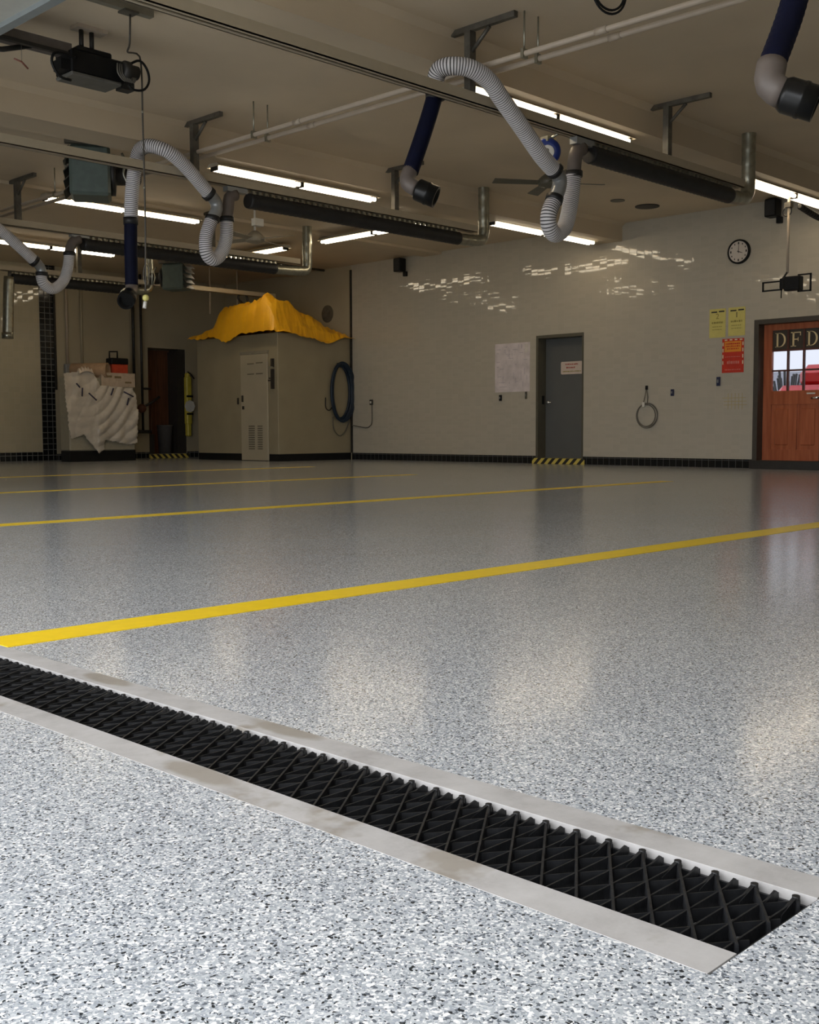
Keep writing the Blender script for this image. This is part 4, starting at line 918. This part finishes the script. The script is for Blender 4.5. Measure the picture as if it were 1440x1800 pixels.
# tarp
def tarp():
    NU, NV = 36, 44; m = MB(); P = []; rd = random.Random(11)
    x0, x1, y0, y1 = 12.86, 14.79, 15.86, 18.62
    ridges = [(rd.uniform(12.9, 14.8), rd.uniform(16, 18.4), rd.uniform(0, math.pi), rd.uniform(4, 11), rd.uniform(.03, .085)) for _ in range(34)]
    def sst(a, b, t): t = min(1, max(0, (t-a)/(b-a))); return t*t*(3-2*t)
    for i in range(NU+1):
        for j in range(NV+1):
            x = x0+(x1-x0)*i/NU; yv = y0+(y1-y0)*j/NV
            prof = [(12.86, .50), (13.15, .56), (13.45, .47), (13.95, .30), (14.45, .12), (14.79, .02)]
            for (a, ha), (b, hb) in zip(prof, prof[1:]):
                if a <= x <= b+1e-6: hx = ha+(hb-ha)*(x-a)/(b-a); break
            sy = sst(15.90, 16.22, yv)*(1-sst(17.62, 17.95, yv)*.72)*(1-sst(17.95, 18.6, yv)*.8); sx = sst(12.87, 13.0, x)
            hgt = 2.37+hx*sy*(.35+.65*sx)+.05*math.exp(-((x-13.15)**2+(yv-16.5)**2)/.03)
            for (cx, cy, an, fr, am) in ridges:
                d = (x-cx)*math.cos(an)+(yv-cy)*math.sin(an); e = math.exp(-((x-cx)**2+(yv-cy)**2)/.16)
                hgt += am*(abs(math.sin(d*fr))-.5)*e*(.4+.6*sy)
            # hanging edges
            t = i/NU
            lowF = 2.33-.13*math.exp(-((x-14.0)/.45)**2)-.02*math.sin(x*9)
            lowL = 2.36-.13*math.exp(-((yv-17.35)/.28)**2)-.03*math.exp(-((yv-18.2)/.3)**2)
            if yv < 15.93: hgt = lowF+.04*(yv-15.86)/.07
            if x < 12.90: hgt = min(hgt, lowL+.0)
            if x > 14.7 and yv < 16.1: hgt = min(hgt, 2.33)
            hgt += rd.uniform(-.018, .018)
            P.append((x, yv, max(hgt, lowF-.0) if yv < 15.93 else hgt))
    m.add(P, [(i*(NV+1)+j, (i+1)*(NV+1)+j, (i+1)*(NV+1)+j+1) for i in range(NU) for j in range(NV)]+[(i*(NV+1)+j, (i+1)*(NV+1)+j+1, i*(NV+1)+j+1) for i in range(NU) for j in range(NV)], 0, False)
    o = m.build('tarp', M_tarp); sm = o.modifiers.new('thick', 'SOLIDIFY'); sm.thickness = .004
    tag(o, 'bright orange yellow tarp bunched over the top of the corner enclosure', 'tarp')
tarp()

# ------------------------------------------------------------------ freezer chest with plastic, toolbox, roll
fx0, fx1, fy = 10.44, 11.82, 18.9
r = root('metal_cabinet', ((fx0+fx1)/2, fy, 0), 'grey waist high cabinet on black base by left wall', 'cabinet')
MB().box((fx0, fy, .20), (fx1, 19.25, 1.56), bev=.02).build('body', M_grey, r)
MB().box((fx0+.0, fy+.0, 0), (fx1, 19.23, .20)).build('base', M_blk, r)
def sheet():
    out = [(10.33, 1.62), (10.33, 1.16), (10.37, .65), (10.44, .42), (10.68, .50), (10.86, .30), (10.98, .15), (11.10, .22), (11.09, .40), (11.36, .36), (11.62, .30), (11.81, .34), (11.82, .97), (11.80, 1.25), (11.72, 1.38), (11.40, 1.40), (11.05, 1.42), (10.95, 1.62), (10.80, 1.68), (10.55, 1.65)]
    def inside(px, pz):
        c = False; n = len(out)
        for i in range(n):
            (ax, az), (bx, bz) = out[i], out[i-1]
            if (az > pz) != (bz > pz) and px < (bx-ax)*(pz-az)/(bz-az)+ax: c = not c
        return c
    m = MB(); n = 110; V = {}; x0, x1, z0, z1 = 10.30, 11.84, .12, 1.72; rd = random.Random(2)
    def vid(i, j):
        if (i, j) in V: return V[(i, j)]
        x = x0+(x1-x0)*i/n; z = z0+(z1-z0)*j/n
        wv = x+.25*math.sin(z*3.1); rr_ = math.hypot(x-10.45, z-1.9)
        fold = (.030*abs(math.sin(rr_*17+.8*math.sin(x*5)))*(1 if x > 10.95 else .35)+.022*abs(math.sin(wv*9+z*1.2))+.018*math.sin(wv*21+z*3)*.5)+.06*math.exp(-((x-10.97)**2/.012+(z-.42)**2/.10))
        V[(i, j)] = len(m.v); m.v.append((x+.006*math.sin(j*1.1), fy-.02-fold-.06*math.sin(max(0, min(1, (z-.15)/1.4))*math.pi), z)); return V[(i, j)]
    for i in range(n):
        for j in range(n):
            if inside(x0+(x1-x0)*(i+.5)/n, z0+(z1-z0)*(j+.5)/n): m.f.append((vid(i, j), vid(i+1, j), vid(i+1, j+1), vid(i, j+1))); m.m.append(0); m.s.append(True)
    o = m.build('plastic_sheet', M_plastic); sm = o.modifiers.new('thick', 'SOLIDIFY'); sm.thickness = .004; sm.offset = 0
    tag(o, 'crumpled milky plastic sheeting hanging over front of grey cabinet', 'plastic sheet')
sheet()
for k, (x, z, a, L) in enumerate(((10.55, 1.40, -.8, .10), (10.63, 1.28, 1.5, .16), (10.84, 1.20, -.7, .20), (11.25, 1.30, 1.2, .14), (11.60, 1.26, -.4, .22), (11.58, 1.12, 1.3, .14))):
    d_ = Vector((math.cos(a), 0, math.sin(a)))*L/2; c_ = Vector((x, fy-.155, z))
    tag(MB().cyl(c_-d_, c_+d_, .014, 8).build('strap_scrap', mat('navy_strap', (0.03, .025, .06), .6)), 'short dark navy strap piece on the plastic sheeting of the grey cabinet', 'strap', 'navy straps on the plastic sheet')
r = root('cardboard_tray', (11.45, 19.1, 1.562), 'low printed cardboard tray on right half of grey cabinet', 'box')
MB().box((11.10, fy-.03, 1.562), (11.82, 19.3, 1.66)).box((11.10, fy-.035, 1.40), (11.82, fy-.02, 1.66)).build('tray_body', mat('pale_card', (0.50, .40, .30), .7), r)
m = MB(); m.box((11.16, fy-.038, 1.57), (11.32, fy-.035, 1.61)); m.box((11.38, fy-.038, 1.56), (11.52, fy-.035, 1.60)); m.box((11.60, fy-.038, 1.47), (11.74, fy-.035, 1.50)); m.build('printing', mat('brown_print', (0.20, .14, .07), .7), r)
r = root('cardboard_roll', (11.0, 19.3, 1.58), 'brown cardboard tube lying on top of grey cabinet', 'tube')
MB().lathe((10.81, 19.42, 1.705), (.44, -.55, .0), [(0, .135), (.70, .140), (.70, .118), (.45, .112)], 26).build('tube_wall', M_card, r)
MB().lathe((10.81, 19.42, 1.705), (.44, -.55, 0), [(.46, .110), (.50, .110)], 22).build('tube_hole', M_ink, r)
r = root('tool_case', (11.66, 19.25, 1.66), 'black and orange red tool case with handle on cardboard tray', 'case')
MB().box((11.48, 19.10, 1.662), (11.82, 19.30, 1.84), bev=.01).build('lower_shell', M_orange, r)
MB().box((11.46, 19.09, 1.84), (11.83, 19.31, 1.96), bev=.015).build('lid', M_blk, r)
MB().tube([(11.48, 19.2, 1.95), (11.48, 19.2, 2.08), (11.65, 19.2, 2.09), (11.65, 19.2, 1.95)], .016, 8).build('handle', M_blk, r)
r = root('white_cloth', (10.75, 18.95, 1.6), 'small crumpled white cloth in front of cardboard roll', 'cloth')
m = MB(); n = 14
m.add([(10.62+.30*i/n, 18.80+.16*j/n, 1.62+.10*abs(math.sin(i*1.1))*math.sin(math.pi*j/n)+.05*math.sin(math.pi*i/n)) for i in range(n+1) for j in range(n+1)], [(i*(n+1)+j, (i+1)*(n+1)+j, (i+1)*(n+1)+j+1, i*(n+1)+j+1) for i in range(n) for j in range(n)], 0, True)
m.build('fabric', mat('white_cloth', (0.7, .6, .5), .7), r)

# yellow spine board with straps and white tag
r = root('spine_board', (13.75, 19.9, .44), 'tall narrow yellow rescue board with white square tag beside brown doorway', 'board')
m = MB(); m.box((13.70, 19.88, .70), (13.83, 19.999, 1.70), bev=.02); m.box((13.715, 19.885, .45), (13.81, 19.999, .72), bev=.02); m.box((13.72, 19.885, 1.68), (13.80, 19.999, 1.78), bev=.02); m.build('board_panel', mat('yellow_board', (0.62, .52, .06), .45), r)
MB().cyl((13.76, 19.87, 1.08), (13.76, 19.86, 1.08), .13, 8).build('white_tag', M_white, r)
for zz in (.90, 1.27): MB().box((13.69, 19.865, zz), (13.84, 19.88, zz+.04)).build('strap', M_blk, r)
MB().tube([(13.72, 19.87, 1.80), (13.80, 19.86, 1.74), (13.88, 19.87, 1.66)], .015, 8).build('strap', M_blk, r)
# tools leaning in the brown doorway
r = root('push_broom', (12.95, 20.1, .09), 'dark broom standing upright in the brown doorway', 'broom')
MB().cyl((12.97, 20.12, .18), (13.05, 20.22, 1.22), .014, 10).build('handle', M_brown, r)
MB().box((12.87, 20.08, .09), (13.02, 20.16, .50), bev=.01).build('brush_head', M_ink, r)
r = root('grey_bin', (13.3, 20.15, .09), 'dim grey bin standing inside the brown doorway', 'bin')
m = MB(); m.lathe((13.33, 20.17, .09), (0, 0, 1), [(0, .13), (.55, .16), (.57, .17), (.60, .17), (.60, .15), (.5, .14)], 24); m.build('bin_body', mat('dim_grey_plastic', (0.09, .085, .085), .5), r)
